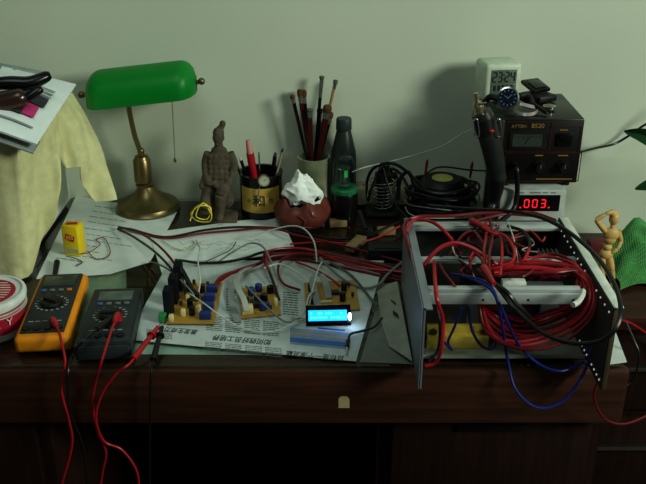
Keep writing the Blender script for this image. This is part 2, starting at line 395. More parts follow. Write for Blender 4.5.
def para(x0, x1, y0, n, st):
    global w
    w = MB()
    for k in range(n):
        x = x0
        while x < x1 - 1:
            q = min(random.uniform(2, 7), x1 - x); nrect(x, y0 + k * st, x + q, y0 + k * st + st * .45, 0); x += q + .7
    w.build('text_column', grey, NW)
for c in range(4): para(206 + c * 19, 222 + c * 19, 319, 8, 1.9)
for c in range(4): para(205 + c * 20, 222 + c * 20, 345, 6, 1.6)
for c in range(2): para(146 + c * 14, 158 + c * 14, 338, 5, 1.7)
para(226, 236, 290, 9, 2.6); para(283, 298, 288, 10, 2.4); para(291, 348, 313, 3, 1.7)
w = MB()
nrect(290, 323.5, 349, 340, 0); nrect(290, 327.5, 349, 330, 1, .0002); nrect(290, 333, 349, 337.5, 2, .0002); nrect(300, 324.5, 335, 326.2, 1, .0002); nrect(318, 320.5, 345, 322, 3)
w.build('picture', [M('sky_print', (132, 158, 182), .8), M('sand_print', (178, 164, 138), .8), M('sea_print', (80, 116, 164), .8), M('blue_heading', (60, 90, 170), .8)], NW)
# grey sleeve beside chassis, wooden offcuts, white paper by the desk edge
sheet('grey_sheet', 'dull grey sheet under the plastic sleeve beside the chassis', 'paper', ((360, 362), (383, 284), (398, 282), (413, 364)), M('dull_grey_sheet', (112, 118, 108), .7), .0009)
t = thing('plastic_sleeve', 'grey plastic sleeve with dark marks lying beside the open chassis', 'sleeve', G(385, 300))
w = MB(); w.poly([G(a, b, z) for a, b, z in ((377, 291, .004), (388, 284, .012), (397, 281, .012), (412, 361, .010), (389, 346, .004), (381, 322, .003))], .001); w.build('sheet', M('grey_sleeve', (140, 144, 130), .55, var=.15), t)
w = MB(); w.poly([G(a, b, .0125) for a, b in ((391, 299), (396, 303), (396, 305), (391, 301))]); w.poly([G(a, b, .0125) for a, b in ((393, 310), (398, 314), (399, 318), (393, 314))]); w.build('mark', ink, t)
sheet('loose_paper', 'white paper at the desk corner beyond the chassis side plate', 'paper', ((598, 366), (604, 322), (612, 322), (627, 362)), paper, .0012)
for q, lb_ in (((338, 226), 'pale wooden offcut lying under the black jar'), ((386, 234), 'pale wooden offcut next to the soldering iron stand'), ((356, 247), 'slanted wooden offcut between cables and jar')):
    p = G(q[0], q[1]); w = MB(Matrix.Translation(p) @ Matrix.Rotation(R({338: 5, 386: 8, 356: 62}[q[0]]), 4, 'Z')); w.box((0, 0, .008), (.038 if q[0] != 356 else .06, .022, .014), .002)
    tag(w.build('wood_offcut', M('bare_wood', (140, 122, 84), .7, 0, .2, 8, stretch=(2, 20, 2))), lb_, 'wood')
w = MB(Matrix.Translation(G(365, 238))); w.box((0, 0, .012), (.034, .022, .024), .004); w.cyl((.0, -.01, .024), (-.012, .03, .05), .006, .004)
tag(w.build('power_plug', black), 'black power plug lying between the wooden offcuts', 'plug')
w = MB(Matrix.Translation(G(386, 256))); w.box((0, 0, .012), (.075, .045, .024), .004); w.box((0, 0, .0245), (.05, .03, .002), .0005)
tag(w.build('power_adapter', black), 'black power adapter box close to the chassis corner', 'adapter')

# ================================================================ MULTIMETERS
def meter(label, pA, pB, pT, wd, ln, style):
    # pA front-left, pB front-right photo points of the face; pT back-left
    a = G(*pA, .03); b = G(*pB, .03); c = G(*pT, .03)
    fy = (c - a).normalized(); fx = Vector((fy.y, -fy.x, 0)); rz = math.atan2(fx.y, fx.x)
    ln = min(ln, (c - a).length)
    o = (a + b) / 2; o.z = D + .0012
    t = thing('multimeter', label, 'multimeter', o, rz); H = .030
    body = M('orange_rubber', (232, 150, 24), .55) if style else M('charcoal_plastic', (46, 54, 56), .5)
    w = MB(LM(t))
    if style:
        w.box((0, ln / 2, H / 2 + .004), (wd, ln, H), .009, seg=4)
        for sx in (-1, 1): w.box((sx * wd * .47, ln * .2, H * .45), (.008, ln * .32, H * .8), .004)
        w.build('holster', body, t)
        w = MB(LM(t)); w.box((0, ln / 2 + .003, H + .005), (wd * .82, ln * .9, .006), .0025); face = w.build('face_panel', dark, t); zt = H + .0085
    else:
        w.prism([(-wd / 2, 0, .002), (wd / 2, 0, .002), (wd / 2 * .96, ln, .002), (-wd / 2 * .96, ln, .002)], (0, 0, H - .002)); 
        w.box((0, ln * .5, H + .0), (wd * .93, ln * .97, .008), .003); w.box((0, .003, H * .5), (wd * .98, .014, H * .9), .005)
        face = w.build('housing', body, t); zt = H + .0042
    w = MB(LM(t)); w.box((0, ln * .83, zt), (wd * .66, ln * .17, .002), .0008); w.build('display', M('grey_lcd' if not style else 'dark_lcd', (96, 110, 104) if not style else (52, 62, 56), .25), t)
    w = MB(LM(t)); w.lathe([(wd * .22, zt - .001), (wd * .22, zt + .003), (wd * .19, zt + .006), (0, zt + .006)], (0, ln * .47, 0), 36); w.box((0, ln * .47, zt + .007), (wd * .36, .011, .006), .002, rot=(0, 0, R(-35 if style else 8)))
    w.build('dial', black if style else M('charcoal_knob', (30, 34, 35), .4), t)
    w = MB(LM(t)); nb = 4
    for k in range(nb):
        w.box(((k - 1.5) * wd * .17, ln * .675, zt + .001), (wd * .1, .006, .003), .001, mi=(1 if k == 0 else (2 if k == 3 and style else 0)))
    w.build('button', [M('button_grey', (120, 126, 122), .5), M('button_blue', (70, 110, 170), .5), M('button_orange', (225, 120, 50), .5)], t)
    w = MB(LM(t))
    for k in range(18):
        an = 2 * PI * k / 18; rd = wd * .3
        w.box((math.cos(an) * rd, ln * .47 + math.sin(an) * rd * .95, zt + .0002), (.0045, .0012, .0012), 0)
    for q in range(5): w.box(((q - 2) * wd * .13, ln * .2, zt + .0002), (.008, .0012, .0012), 0)
    w.build('markings', M('marking_white', (175, 182, 175), .7), t)
    for k in range(4):
        w = MB(LM(t)); w.cyl(((k - 1.5) * wd * .2, ln * .1, zt - .002), ((k - 1.5) * wd * .2, ln * .1, zt + .0025), .0065, n=20); w.build('jack', black, t)
    return t
m1 = meter('orange multimeter with a dark face beside the white tub', (18, 338), (63, 343), (45, 274), .088, .26, 1)
m2 = meter('charcoal multimeter with a grey display between orange meter and newspaper', (76, 344), (129, 346), (95, 289), .09, .24, 0)

# ================================================================ WIRES helper
def wire(label, pts, r, mat, name='wire', cat='wire', group=None, n=8):
    w = MB(); w.tube([PT(q) for q in pts], r, n); o = w.build(name, mat); return tag(o, label, cat, group)
def lead(label, pts, mat, plug_len=.03, r=.0021, probe=False):
    P = [PT(q) for q in pts]
    t = thing('test_lead', label, 'test lead', P[0]); w = MB(); w.tube(P, r, 8); w.build('cable', mat, t)
    d = (P[1] - P[0]).normalized(); w = MB()
    if not probe:
        w.tube([P[0] + Vector((0, 0, -.012)), P[0], P[0] + d * plug_len * .6 + Vector((0, 0, .002)), P[0] + d * plug_len], lambda f: .0068 - .0025 * f, 12); w.build('plug', mat, t)
    else:
        w.tube([P[0], P[0] + d * plug_len], lambda f: .0035 + .002 * min(1, f * 3), 12)
        w.cyl(P[0] + d * plug_len * .25, P[0] + d * plug_len * .29, .0078); w.build('probe_handle', mat, t)
        w = MB(); w.cyl(P[0], P[0] - d * .012, .0016, .0006, 8); w.build('probe_tip', chrome, t)
    return t
zf = .052
lead('red test lead from the orange multimeter hanging over the desk edge', [(53, 320, .046), (59, 332, .05), (62, 345, .04), (65, 362, 0, -.02), (62, 392, 0, -.03), (69, 420, 0, -.03), (72, 445, 0, -.03), (62, 484, 0, -.03), (55, 515, 0, -.03)], redw)
lead('red test lead plugged into the charcoal multimeter', [(118, 315, .045), (111, 332, .05), (102, 360, .035), (95, 385, 0, -.02), (93, 408, 0, -.022), (98, 432, 0, -.02), (106, 452, 0, -.02), (103, 470, 0, -.02), (98, 500, 0, -.02)], redw)
lead('black test lead plugged into the charcoal multimeter', [(108, 322, .045), (96, 330, .048), (82, 342, .045), (74, 353, .02), (68, 372, 0, -.03), (70, 410, 0, -.03), (84, 450, 0, -.03), (88, 500, 0, -.03)], blackw)
lead('red probe lead touching the green terminal block', [(158, 327, .03), (131, 362, .018), (118, 372, 0, -.022), (103, 392, 0, -.026), (96, 418, 0, -.03), (104, 441, 0, -.026), (122, 450, 0, -.022), (137, 472, 0, -.022), (139, 500, 0, -.022)], redw, .085, probe=True)
lead('black probe lead touching the green terminal block', [(162, 327, .03), (154, 357, .014), (151, 375, 0, -.02), (150, 410, 0, -.02), (150, 500, 0, -.02)], blackw, .075, .0018, probe=True)

# ================================================================ TUB, BATTERY
p = G(-6, 330); t = thing('food_tub', 'white plastic tub with red print standing beside the orange multimeter', 'tub', p)
rr = V(24, 292, p.y).x - p.x; w = MB(LM(t)); h = V(0, 292, p.y).z - D
w.lathe([(0, .0005), (rr * .78, .0005), (rr * .82, .006), (rr * .95, h - .008), (0, h - .008)], n=48); w.build('body', white, t)
w = MB(LM(t)); w.lathe([(rr * .9, h - .012), (rr * 1.0, h - .012), (rr * 1.02, h - .004), (rr * 1.0, h), (rr * .92, h + .001), (rr * .9, h - .002), (0, h - .002)], n=48); w.build('lid', M('white_lid', (226, 232, 226), .35), t)
w = MB(LM(t)); w.lathe([(rr * .843, h * .2), (rr * .945, h * .78), (rr * .95, h * .78), (rr * .849, h * .2)], n=48)
for q in (.66, .72, .74): w.lathe([(rr * (.95 if q > .7 else .93), h * q), (rr * .99, h * q), (rr * .99, h * (q + .006))], n=48, mi=1)
w.build('red_band', [M('red_print', (178, 36, 62), .5), white], t)
w = MB(LM(t)); w.lathe([(rr * .62, h - .0019), (rr * .74, h - .0012), (rr * .74, h - .0008), (0, h - .0008)], n=48)
for k in range(-4, 5): w.box((0, k * .0085, h - .0005), (rr * 1.2 * math.sqrt(max(.1, 1 - (k / 5.2) ** 2)), .0022, .0006), mi=1)
w.build('lid_label', [M('red_print', (178, 36, 62), .5), white], t)
for k, ch in enumerate('AXY'):
    an = R(-84 + k * 22); rd = rr * .925
    mt = LM(t) @ Matrix.Rotation(an + PI / 2, 4, 'Z') @ Matrix.Translation((0, -rd, h * .52)) @ Matrix.Rotation(math.atan2(rr * .1, h * .58), 4, 'X') @ FRONT @ Matrix.Translation((0, 0, .0015))
    txt(ch, .02, white, t, mt)
p = G(70, 258); q = G(83, 255); zt = V(70, 229, p.y + .002).z
t = thing('battery', 'yellow square battery with red print on the handwritten notes', 'battery', p + Vector((.005, .012, .0014)), R(-14))
hb = (V(70, 226, p.y).z - D) * .93; wb = .035
w = MB(LM(t)); w.box((0, 0.008, hb / 2), (wb, .030, hb), .0025); w.build('case', M('yellow_card', (232, 206, 36), .45, var=.06), t)
w = MB(LM(t)); w.box((0, -.0073, hb * .62), (.02, .0006, .013), 0, rot=(0, R(18), 0)); w.box((0, -.0074, hb * .18), (wb * .9, .0006, .008), 0, 1); w.box((0, .008, hb + .0003), (.022, .011, .0006), 0, rot=(0, 0, R(20)))
w.build('red_print', [M('battery_red', (198, 44, 34), .5), M('battery_grey', (170, 180, 150), .5)], t)
txt('555', .011, M('yellow_print', (240, 225, 120), .5), t, LM(t) @ Matrix.Translation((0, -.0078, hb * .62)) @ FRONT)
wire('thin red lead looping from the battery over the notes', [(80, 254, .02), (90, 252, .012), (100, 244, .006), (96, 240, .004), (104, 238, .004), (110, 250, .004), (107, 257, .004), (96, 259, .004), (88, 252, .004)], .0009, redd)
wire('thin black lead from the battery lying on the notes', [(66, 256, .014), (74, 258, .006), (82, 262, .004), (76, 266, .004)], .0009, blackw)
w = MB(); w.cyl(G(57, 262, .006), G(54, 280, .008), .006, .0045, 12); w.cyl(G(54, 280, .008), G(53, 284, .008), .003, .002, 10)
tag(w.build('marker_pen', black), 'short black marker pen on the notes in front of the battery', 'pen')

# ================================================================ STATUE
ys = G(220, 219).y
w = MB(); s = (V(221, 170, ys) - V(220, 170, ys)).length
def bl(px, py, dy, rx, ry, rz, rot=0): w.sph(V(px, py, ys) + Vector((0, dy * s, 0)), s, (rx, ry, rz), rot=(0, R(rot), 0))
def lim(*a): w.tube([V(q[0], q[1], ys) + Vector((0, q[2] * s, 0)) for q in a[:-1]], lambda f: s * (a[-1][0] * (1 - f) + a[-1][1] * f), 12, 6)
bl(222.5, 124, 1, 3.2, 3.2, 3.4); bl(221, 127.5, 1, 3.6, 3.6, 2.5); bl(218.5, 133, 0, 5.8, 6.2, 6); bl(218.2, 138.5, -1.2, 5.2, 5.2, 6); bl(218, 138.5, -6, 1.1, 1.2, 2.2); bl(218, 142.8, -5.2, 2.4, 1, .8)
bl(216, 136, -5.5, 1.4, .8, .7); bl(220.3, 136, -5.5, 1.4, .8, .7); bl(223.5, 138, 0, 1, 1.6, 2.6); bl(213.3, 138, 0, 1, 1.6, 2.6)
lim((218.5, 142, 0), (219, 150, 0), (4, 5)); bl(219, 150, 0, 8, 6, 4)
bl(219.5, 160, 0, 12.5, 8.5, 12.5); bl(219, 172, 0, 12, 9, 10); bl(219, 181, 0, 13.5, 10, 7)
for k in range(6):
    for c in range(4): bl(211.5 + c * 5, 155 + k * 5.0, -7.6 - (1 if k > 2 else 0) + abs(c - 1.5), 2.7, 1.1, 2.7)
lim((209, 153, 0), (206, 163, 0), (207, 174, -4), (5.2, 4.2)); lim((207, 174, -4), (210, 180, -8), (217, 180, -10), (4.0, 2.6)); bl(202.5, 184, -5, 3, 3, 4); lim((206, 175, -3), (203, 183, -5), (3.8, 2.8))
lim((229, 153, 0), (233.5, 164, 0), (232, 176, -4), (5.2, 4.2)); lim((232, 176, -4), (227, 181, -9), (220, 182, -11), (4, 2.6)); bl(218, 181.5, -12, 3, 2.5, 2.5)
lim((225, 184, -2), (224, 186, -12), (222.5, 190, -15), (7, 6)); lim((222.5, 189, -15), (222, 200, -13), (221.5, 208, -12), (5.8, 4.3)); bl(221, 211, -15, 4.5, 8, 2.6)
lim((212, 184, -1), (208, 194, -8), (206.5, 204, -12), (7, 6)); lim((206.5, 205, -12), (212, 209, 0), (218, 210, 12), (5.5, 4.5))
bl(214, 200, 3, 12, 9, 10); bl(226, 200, 6, 8, 6, 12)
o = w.build('statue', M('grey_terracotta', (92, 84, 68), .95, 0, .3, 60, bump=.5)); remesh(o, .0016, 2)
zmin = min((o.matrix_world @ v.co).z for v in o.data.vertices)
bs = thing('statuette', 'kneeling grey terracotta warrior statuette between the brass lamp and the pen cup', 'statue', (o.matrix_world.translation.x, ys, D))
o.data.transform(WM[bs.name].inverted() @ o.matrix_world); o.matrix_world = Matrix(); o.parent = bs; o.name = 'warrior_figure'; WM[o.name] = WM[bs.name]
o.location = (0, 0, 0)
w = MB(LM(bs)); w.box((.003, .004, .006), (32 * s, 30 * s, .0115), .003); w.build('plinth', MC['grey_terracotta'], bs)
wire('tangle of thin yellow wire in front of the statuette', [(a_, b_, 0, ys - .055 + c_) for a_, b_, c_ in ((190, 221, 0), (195, 208, .01), (205, 204, .004), (211, 211, -.004), (210, 221, 0), (198, 221, .008), (191, 214, .004), (200, 206, -.006), (211, 208, .004), (207, 219, .01), (196, 216, -.004), (203, 203, 0), (212, 215, .006))], .0013, yelw)

# ================================================================ PEN CUP
p = G(262, 213); sy = p.y; s = (V(263, 190, sy) - V(262, 190, sy)).length; rr = 21 * s; h = V(262, 172, sy).z - D
t = thing('pen_cup', 'round black pen cup with a yellow calligraphy label', 'pen cup', p)
w = MB(LM(t)); w.lathe([(0, .0008), (rr * .95, .0008), (rr, .004), (rr, h - .003), (rr * 1.04, h - .002), (rr * 1.04, h + .002), (rr * .9, h + .002), (rr * .9, .006), (0, .006)], n=48); w.build('cup', glossb, t)
rows = [[LM(t) @ Vector((rr * 1.012 * math.cos(R(a)), rr * 1.012 * math.sin(R(a)), z)) for a in range(-150, -24, 6)] for z in (h * .2, h * .78)]
w = MB(); w.grid(rows, th=.0006); w.build('label_band', M('yellow_label', (204, 172, 84), .55, var=.15), t)
for k, (ch, a, sz) in enumerate((('和', -92, .03), ('竹', -60, .012), ('心', -120, .010))):
    txt(ch, sz, ink, t, LM(t) @ Matrix.Rotation(R(a + 90), 4, 'Z') @ Matrix.Translation((0, -rr * 1.035, h * .48)) @ FRONT)
def rod(name, label, cat, a, b, r, mats, tip=None):
    """a: foot inside the cup, b: top"""
    tt = thing(name, label, cat, a); w = MB(); w.tube([a, a + (b - a) * .5, b], r, 12, 4, smooth=False); w.build('barrel', mats[0], tt)
    d = (b - a).normalized()
    if tip: w = MB(); w.cyl(b, b + d * tip, r * .9, r * .5, 12); w.build('cap', mats[1], tt)
    return tt
cz = p + Vector((0, 0, .012))
def inn(dx, dy): return cz + Vector((dx, dy, 0))
rod('marker', 'thick red marker standing in the black pen cup', 'marker', inn(-.004, -.006), V(250, 153, sy - .01), .0085, (redw, M('pink_tip', (200, 140, 130), .5)), .03)
rod('pen', 'black pen leaning outward in the pen cup beside the red marker', 'pen', inn(-.012, .004), V(241, 160, sy - .004), .0035, (black, white), .006)
rod('pen', 'thin black pen with a chrome end at the outer side of the pen cup', 'pen', inn(-.018, .0), V(234, 158, sy - .008), .003, (black, chrome), .005)
rod('pen', 'black-handled pen leaning towards the brush pot in the pen cup', 'pen', inn(.012, .004), V(275, 156, sy), .0045, (glossb, dark), .008)
rod('pencil', 'pale wooden pencil leaning towards the brush pot in the pen cup', 'pencil', inn(.015, -.006), V(282, 152, sy - .004), .003, (M('pencil_wood', (150, 140, 112), .6), black), .008)
rod('pen', 'slender silver pen standing in the middle of the pen cup', 'pen', inn(.0, -.012), V(259, 156, sy - .016), .0018, (chrome, chrome), .01)
pw = V(264, 181, sy - rr - .008)
t = thing('pocket_watch', 'small silver watch hanging on the front of the pen cup', 'watch', pw)
w = MB(); w.cyl(pw, pw + Vector((0, .004, 0)), 6.2 * s, n=28); w.build('case', chrome, t)
w = MB(); w.cyl(pw + Vector((0, -.0006, 0)), pw, 5 * s, n=28)
for k in range(12): w.box(pw + Vector((math.cos(k * PI / 6) * 4.1 * s, -.0009, math.sin(k * PI / 6) * 4.1 * s)), (.0012, .0005, .0012), mi=1)
w.box(pw + Vector((.002, -.001, .002)), (.0008, .0005, .007), mi=1, rot=(0, R(40), 0)); w.build('dial', [M('cream_dial', (200, 204, 180), .4), ink], t)
w = MB(); w.tube([pw + Vector((-.006, 0, -.008)), V(258, 192, sy - rr - .006), V(260, 200, sy - rr - .006)], .0013, 6); w.lathe([(.004, -.002), (.006, 0), (.004, .002)], V(260, 202, sy - rr - .006), 12); w.build('chain', chrome, t)

# ================================================================ CLAY POT + TISSUE
p = G(302, 224); sy = p.y; s = (V(303, 210, sy) - V(302, 210, sy)).length; h = V(302, 199, sy).z - D
t = thing('clay_pot', 'low reddish brown clay pot shaped like a fruit, holding tissue', 'pot', p)
clay = M('red_clay', (104, 48, 36), .6, 0, .2, 14, coat=.15)
w = MB(LM(t)); w.lathe([(0, .001), (16 * s, .001), (23 * s, h * .12), (28 * s, h * .4), (28.5 * s, h * .6), (25 * s, h * .85), (20 * s, h), (17 * s, h * .98), (19 * s, h * .8), (20 * s, h * .4), (0, h * .3)], n=56)
bm = w.bm
for v in bm.verts:
    l = WM[t.name].inverted() @ v.co; an = math.atan2(l.y, l.x); k = 1 + .05 * math.sin(5 * an + .6) * min(1, l.z / h * 1.4)
    zz = l.z + (.006 * math.sin(4 * an) + .003 * math.sin(9 * an)) * max(0, l.z / h - .5) * 2
    v.co = WM[t.name] @ Vector((l.x * k, l.y * k, zz))
w.build('bowl', clay, t)
w = MB(LM(t)); w.tube([(-2 * s, -27 * s, h * .75), (4 * s, -29 * s, h * .55), (2 * s, -28.5 * s, h * .35), (10 * s, -26.5 * s, h * .3)], .0018, 8); w.tube([(8 * s, -24 * s, h * .95), (12 * s, -26.5 * s, h * .72), (20 * s, -20 * s, h * .6)], .0018, 8); w.build('vine_relief', clay, t)
w = MB(); cx = V(303, 188, sy)
from mathutils import noise
def crumple(d):
    v = d * .95 + Vector((3.1, .7, 5.2)); k = 0
    for o_, a_ in ((1, .42), (2.2, .20), (5, .05)): k += a_ * (1 - 2 * abs(noise.noise(v * o_)))
    return .70 + k * .62
tm = bmesh.new(); bmesh.ops.create_icosphere(tm, subdivisions=5, radius=1)
for v in tm.verts:
    d = v.co.normalized(); k = crumple(d); sh = 1.0 if d.z < 0 else 1 - .34 * d.z
    v.co = Vector((cx.x + (-1 - 3 * d.z) * s + d.x * k * 20 * s * sh, sy + d.y * k * 15 * s * sh, D + h + 9.5 * s + d.z * k * 20 * s))
    if v.co.z < D + h * .74: v.co.z = D + h * .74
w.add(tm); tag(w.build('tissue', M('tissue_paper', (240, 246, 240), .9, var=.03), None, 20), 'crumpled white tissue stuffed in the clay pot', 'tissue')
w = MB(); a = V(314, 201, sy - .02); w.cyl(a, a + Vector((.012, -.003, .009)), .0035, .0045, 12); w.cyl(a + Vector((.012, -.003, .009)), a + Vector((.016, -.004, .012)), .004, .003, 12, mi=1); tag(w.build('bottle_cap', [black, white]), 'small black and white stopper beside the tissue in the clay pot', 'stopper')

# ================================================================ BRUSH POT + BRUSHES
p = G(314, 203); sy = p.y; s = (V(315, 170, sy) - V(314, 170, sy)).length; h = V(314, 156, sy).z - D; rr = 16 * s
t = thing('brush_pot', 'tall pale celadon brush pot full of paint brushes', 'brush pot', p)
w = MB(LM(t)); w.lathe([(0, .0008), (rr * .98, .0008), (rr * .96, .004), (rr * .94, h * .5), (rr, h - .002), (rr * 1.02, h), (rr * .92, h), (rr * .86, h * .5), (rr * .86, .008), (0, .008)], n=48)
w.build('cup', M('celadon', (176, 178, 148), .45, 0, .16, 18, coat=.2), t)
hair = M('brown_bristle', (88, 60, 36), .9, 0, .3, 90); hairg = M('grey_bristle', (96, 98, 84), .9, 0, .3, 90); dkred = M('dark_red_lacquer', (70, 20, 18), .3); ferr = M('ferrule', (150, 154, 148), .3, .8)
def brush(label, foot, px, py, pyf, dy, r, hm, hmat, flat=1.0, fl=9):
    a = p + Vector((foot[0], foot[1], .012)); b = V(px, py, sy + dy)
    d = (b - a).normalized(); Lh = (b - a).length; tip = Lh * .0 + abs(pyf - py) * s * .5; f0 = b - d * (tip + fl * s); r = r * 1.3
    tt = thing('paint_brush', label, 'brush', a, group=None)
    w = MB(); w.tube([a, a + (f0 - a) * .5, f0], lambda f: r * (.75 + .4 * f), 10, 4, smooth=False); w.build('handle', hm, tt)
    w = MB(); w.tube([f0, b - d * tip], lambda f: r * (1.2 + .15 * f), 12, 2, smooth=False); w.build('ferrule', ferr, tt)
    w = MB(); w.tube([b - d * tip, b - d * tip * .6, b - d * tip * .2, b], lambda f: r * (1.25 + 1.1 * f * (1 - f) * 2 - .95 * f * flat), 12, 4); w.build('bristles', hmat, tt)
brush('slim dark brush leaning furthest towards the pen cup, tawny tip', (.006, -.01), 292, 95, 103, -.012, .0028, glossb, hair, .6, 4)
brush('dark red brush with long brown bristles beside the slim leaning brush', (.004, .008), 299, 89, 103, .004, .0032, dkred, hair, 1, 7)
brush('black brush with bushy brown bristles just behind the dark red brush', (.0, .012), 303, 90, 104, .01, .0035, glossb, hair, .3, 6)
brush('short brush with a blunt green-grey tip in the front of the pot', (-.004, -.012), 310, 109, 114, -.012, .0034, dkred, hairg, .2, 6)
brush('tallest brush with a long silver ferrule and square grey tip', (-.006, .0), 322, 76, 82, .0, .0026, glossb, hairg, .1, 18)
brush('pale wooden brush leaning towards the dark bottle, grey tip', (-.012, .004), 336, 80, 88, .004, .0024, M('pale_handle', (160, 136, 84), .5), hairg, .1, 5)
brush('wide soft brown brush crossing the middle of the pot', (-.006, -.008), 328, 105, 120, -.008, .005, dkred, hair, .5, 6)
brush('black brush with brown tip low behind the wide soft brush', (-.002, .01), 320, 108, 118, .012, .0036, glossb, hair, .8, 6)
brush('dark brush leaning low beside the dark bottle side', (-.01, -.004), 331, 112, 124, -.002, .0036, glossb, hair, .6, 6)

# ================================================================ INK BOTTLE, JAR, VALVE
p = G(343, 205); sy = p.y; s = (V(344, 170, sy) - V(343, 170, sy)).length; H = V(343, 118, sy).z - D; rr = 12.5 * s
t = thing('ink_bottle', 'dark green-grey plastic bottle with a cap behind the brush pot', 'bottle', p)
w = MB(LM(t)); w.lathe([(0, .001), (rr, .001), (rr * 1.02, .004), (rr * 1.02, H * .56), (rr * .95, H * .64), (rr * .55, H * .87), (rr * .5, H * .88), (0, H * .88)], n=32); w.build('body', M('bottle_grey', (44, 56, 53), .4), t)
w = MB(LM(t)); w.lathe([(rr * .6, H * .875), (rr * .62, H * .88), (rr * .6, H * .99), (rr * .56, H), (0, H)], n=24); w.build('cap', M('cap_grey', (54, 66, 63), .5), t)
p = G(344, 221); sy = p.y; s = (V(345, 200, sy) - V(344, 200, sy)).length; h = V(344, 191, sy).z - D; rr = 13.5 * s
t = thing('jar', 'squat black jar with a green rim in front of the dark bottle', 'jar', p)
w = MB(LM(t)); w.lathe([(0, .001), (rr * .95, .001), (rr, .005), (rr, h * .9), (rr * .9, h), (0, h)], n=36); w.build('body', glossb, t)
w = MB(LM(t)); w.lathe([(rr * .92, h * .97), (rr * .98, h), (rr * .98, h + .008), (rr * .92, h + .010), (0, h + .010)], n=36); w.build('lid', M('green_lid', (34, 112, 72), .35, emit=(20, 120, 60), es=.0), t)
t2 = thing('vacuum_tube', 'clear glass vacuum tube with green print standing on the black jar', 'vacuum tube', p + Vector((-.002, 0, h + .0105)))
hv = V(343, 155, sy).z - D - h - .0105; w = MB(LM(t2)); rv = 10.5 * s
w.lathe([(rv * .7, 0), (rv, .004), (rv, hv * .75), (rv * .8, hv * .92), (rv * .25, hv * .98), (.001, hv)], n=32); w.build('envelope', clear_glass('tube_glass', (228, 245, 236)), t2)
w = MB(LM(t2)); w.cyl((0, 0, .004), (0, 0, .009), rv * .6); w.cyl((0, 0, .012), (0, 0, hv * .55), rv * .32, n=12); w.box((rv * .2, -rv * .4, hv * .45), (.008, .002, .016), mi=1)
for a in range(5): w.cyl((math.cos(a) * rv * .5, math.sin(a) * rv * .5, .004), (math.cos(a) * rv * .5, math.sin(a) * rv * .5, hv * .6), .0007, n=6)
w.cyl((0, 0, hv * .58), (0, 0, hv * .62), rv * .6, mi=2); w.build('electrodes', [M('tube_grey', (100, 112, 104), .4, .5), M('green_print', (90, 220, 120), .5, emit=(60, 200, 90), es=.02), chrome], t2)
wire('thin white cord running from the vacuum tube up along the wall', [(352, 172, 0, sy), (366, 167, 0, .56), (400, 159, 0, .60), (440, 147, 0, .62), (458, 136, 0, .63), (472, 129, 0, .64)], .0014, whitew, 'cord', 'cord')

# ================================================================ POWER STRIP, IRON STAND, CABLE HEAP
a = G(352, 206); b = G(470, 206); h = V(360, 189, a.y).z - D
t = thing('power_strip', 'cream power strip along the wall behind the soldering iron stand', 'power strip', (a + b) / 2)
w = MB(); w.span((a.x, a.y, D + .001), (b.x, a.y + .05, D + max(.02, h)), .004); w.build('housing', M('cream_plastic', (176, 172, 136), .5), t)
for k in range(4):
    x = a.x + .035 + k * .05
    w = MB()
    for q in (-.008, .008): w.box((x + q, a.y + .025, D + max(.02, h)), (.003, .010, .0015))
    w.box((x, a.y + .013, D + max(.02, h)), (.004, .006, .0015)); w.build('socket', black, t)
w = MB(Matrix.Translation((a.x + .09, a.y + .024, D + max(.02, h) + .001))); w.box((0, 0, .014), (.03, .028, .027), .005); w.tube([(0, 0, .027), (0, -.002, .04), (.02, -.01, .03), (.04, -.03, .0)], .0035); tag(w.build('power_plug', black), 'black plug sitting in the cream power strip', 'plug')
p = G(382, 214); sy = p.y; s = (V(383, 200, sy) - V(382, 200, sy)).length
t = thing('soldering_iron_stand', 'black soldering iron holder with a coiled wire spring', 'iron stand', p)
w = MB(LM(t)); w.box((0, .01, .005), (.075, .06, .01), .003); w.build('base', black, t)
zt = V(382, 166, sy).z - D; w = MB(LM(t)); pts = []
for k in range(8 * 14 + 1):
    f = k / (8 * 14); an = 2 * PI * k / 14; r_ = (9.5 * (1 - f) + 13.5 * f) * s; pts.append(Vector((math.cos(an) * r_, math.sin(an) * r_ + .004, 0.014 + f * zt * .60)))
w.tube(pts, .0014, 6, 1, smooth=False); w.build('spring', chrome, t)
t2 = thing('soldering_iron', 'black soldering iron standing in the coiled spring holder', 'soldering iron', p + Vector((0, .004, .012)))
w = MB(LM(t2)); w.tube([(0, 0, .02), (0, 0, zt * .45), (0, .002, zt * .62), (.003, .004, zt * .9)], lambda f: (8.5 if .3 < f < .8 else 5.5) * s, 14); w.build('handle', black, t2)
w = MB(LM(t2)); w.cyl((0, 0, .001), (0, 0, .022), .0015, .003, 10); w.build('tip', steel, t2)
w = MB(); w.tube([PT(q) for q in ((383, 166, 0, sy), (379, 172, 0, sy - .01), (371, 190, 0, sy - .02), (368, 200, 0, sy - .01), (367, 182, 0, sy), (374, 168, 0, sy - .02), (390, 163, 0, sy - .03), (405, 170, 0, sy - .04), (422, 186, 0, sy - .05), (440, 200, 0, sy - .07), (462, 212, 0, sy - .1))], .0034, 10); w.build('cable', blackw, t2)
wire('black cable dropping from the iron stand to the chassis corner', [(383, 168, 0, sy - .02), (388, 185, 0, sy - .03), (396, 205, 0, sy - .05), (408, 219, 0, sy - .09)], .0022, blackw)
p = G(440, 216); sy = p.y
t = thing('cable_coil', 'heap of coiled black cable around a core with a yellow round sticker', 'cable', p, 0)
s = (V(441, 190, sy) - V(440, 190, sy)).length; z0 = .001
w = MB(LM(t)); hh = V(440, 178, sy).z - D; w.lathe([(0, z0), (24 * s, z0), (22 * s, hh * .9), (18 * s, hh), (0, hh)], n=32); w.build('core', black, t)
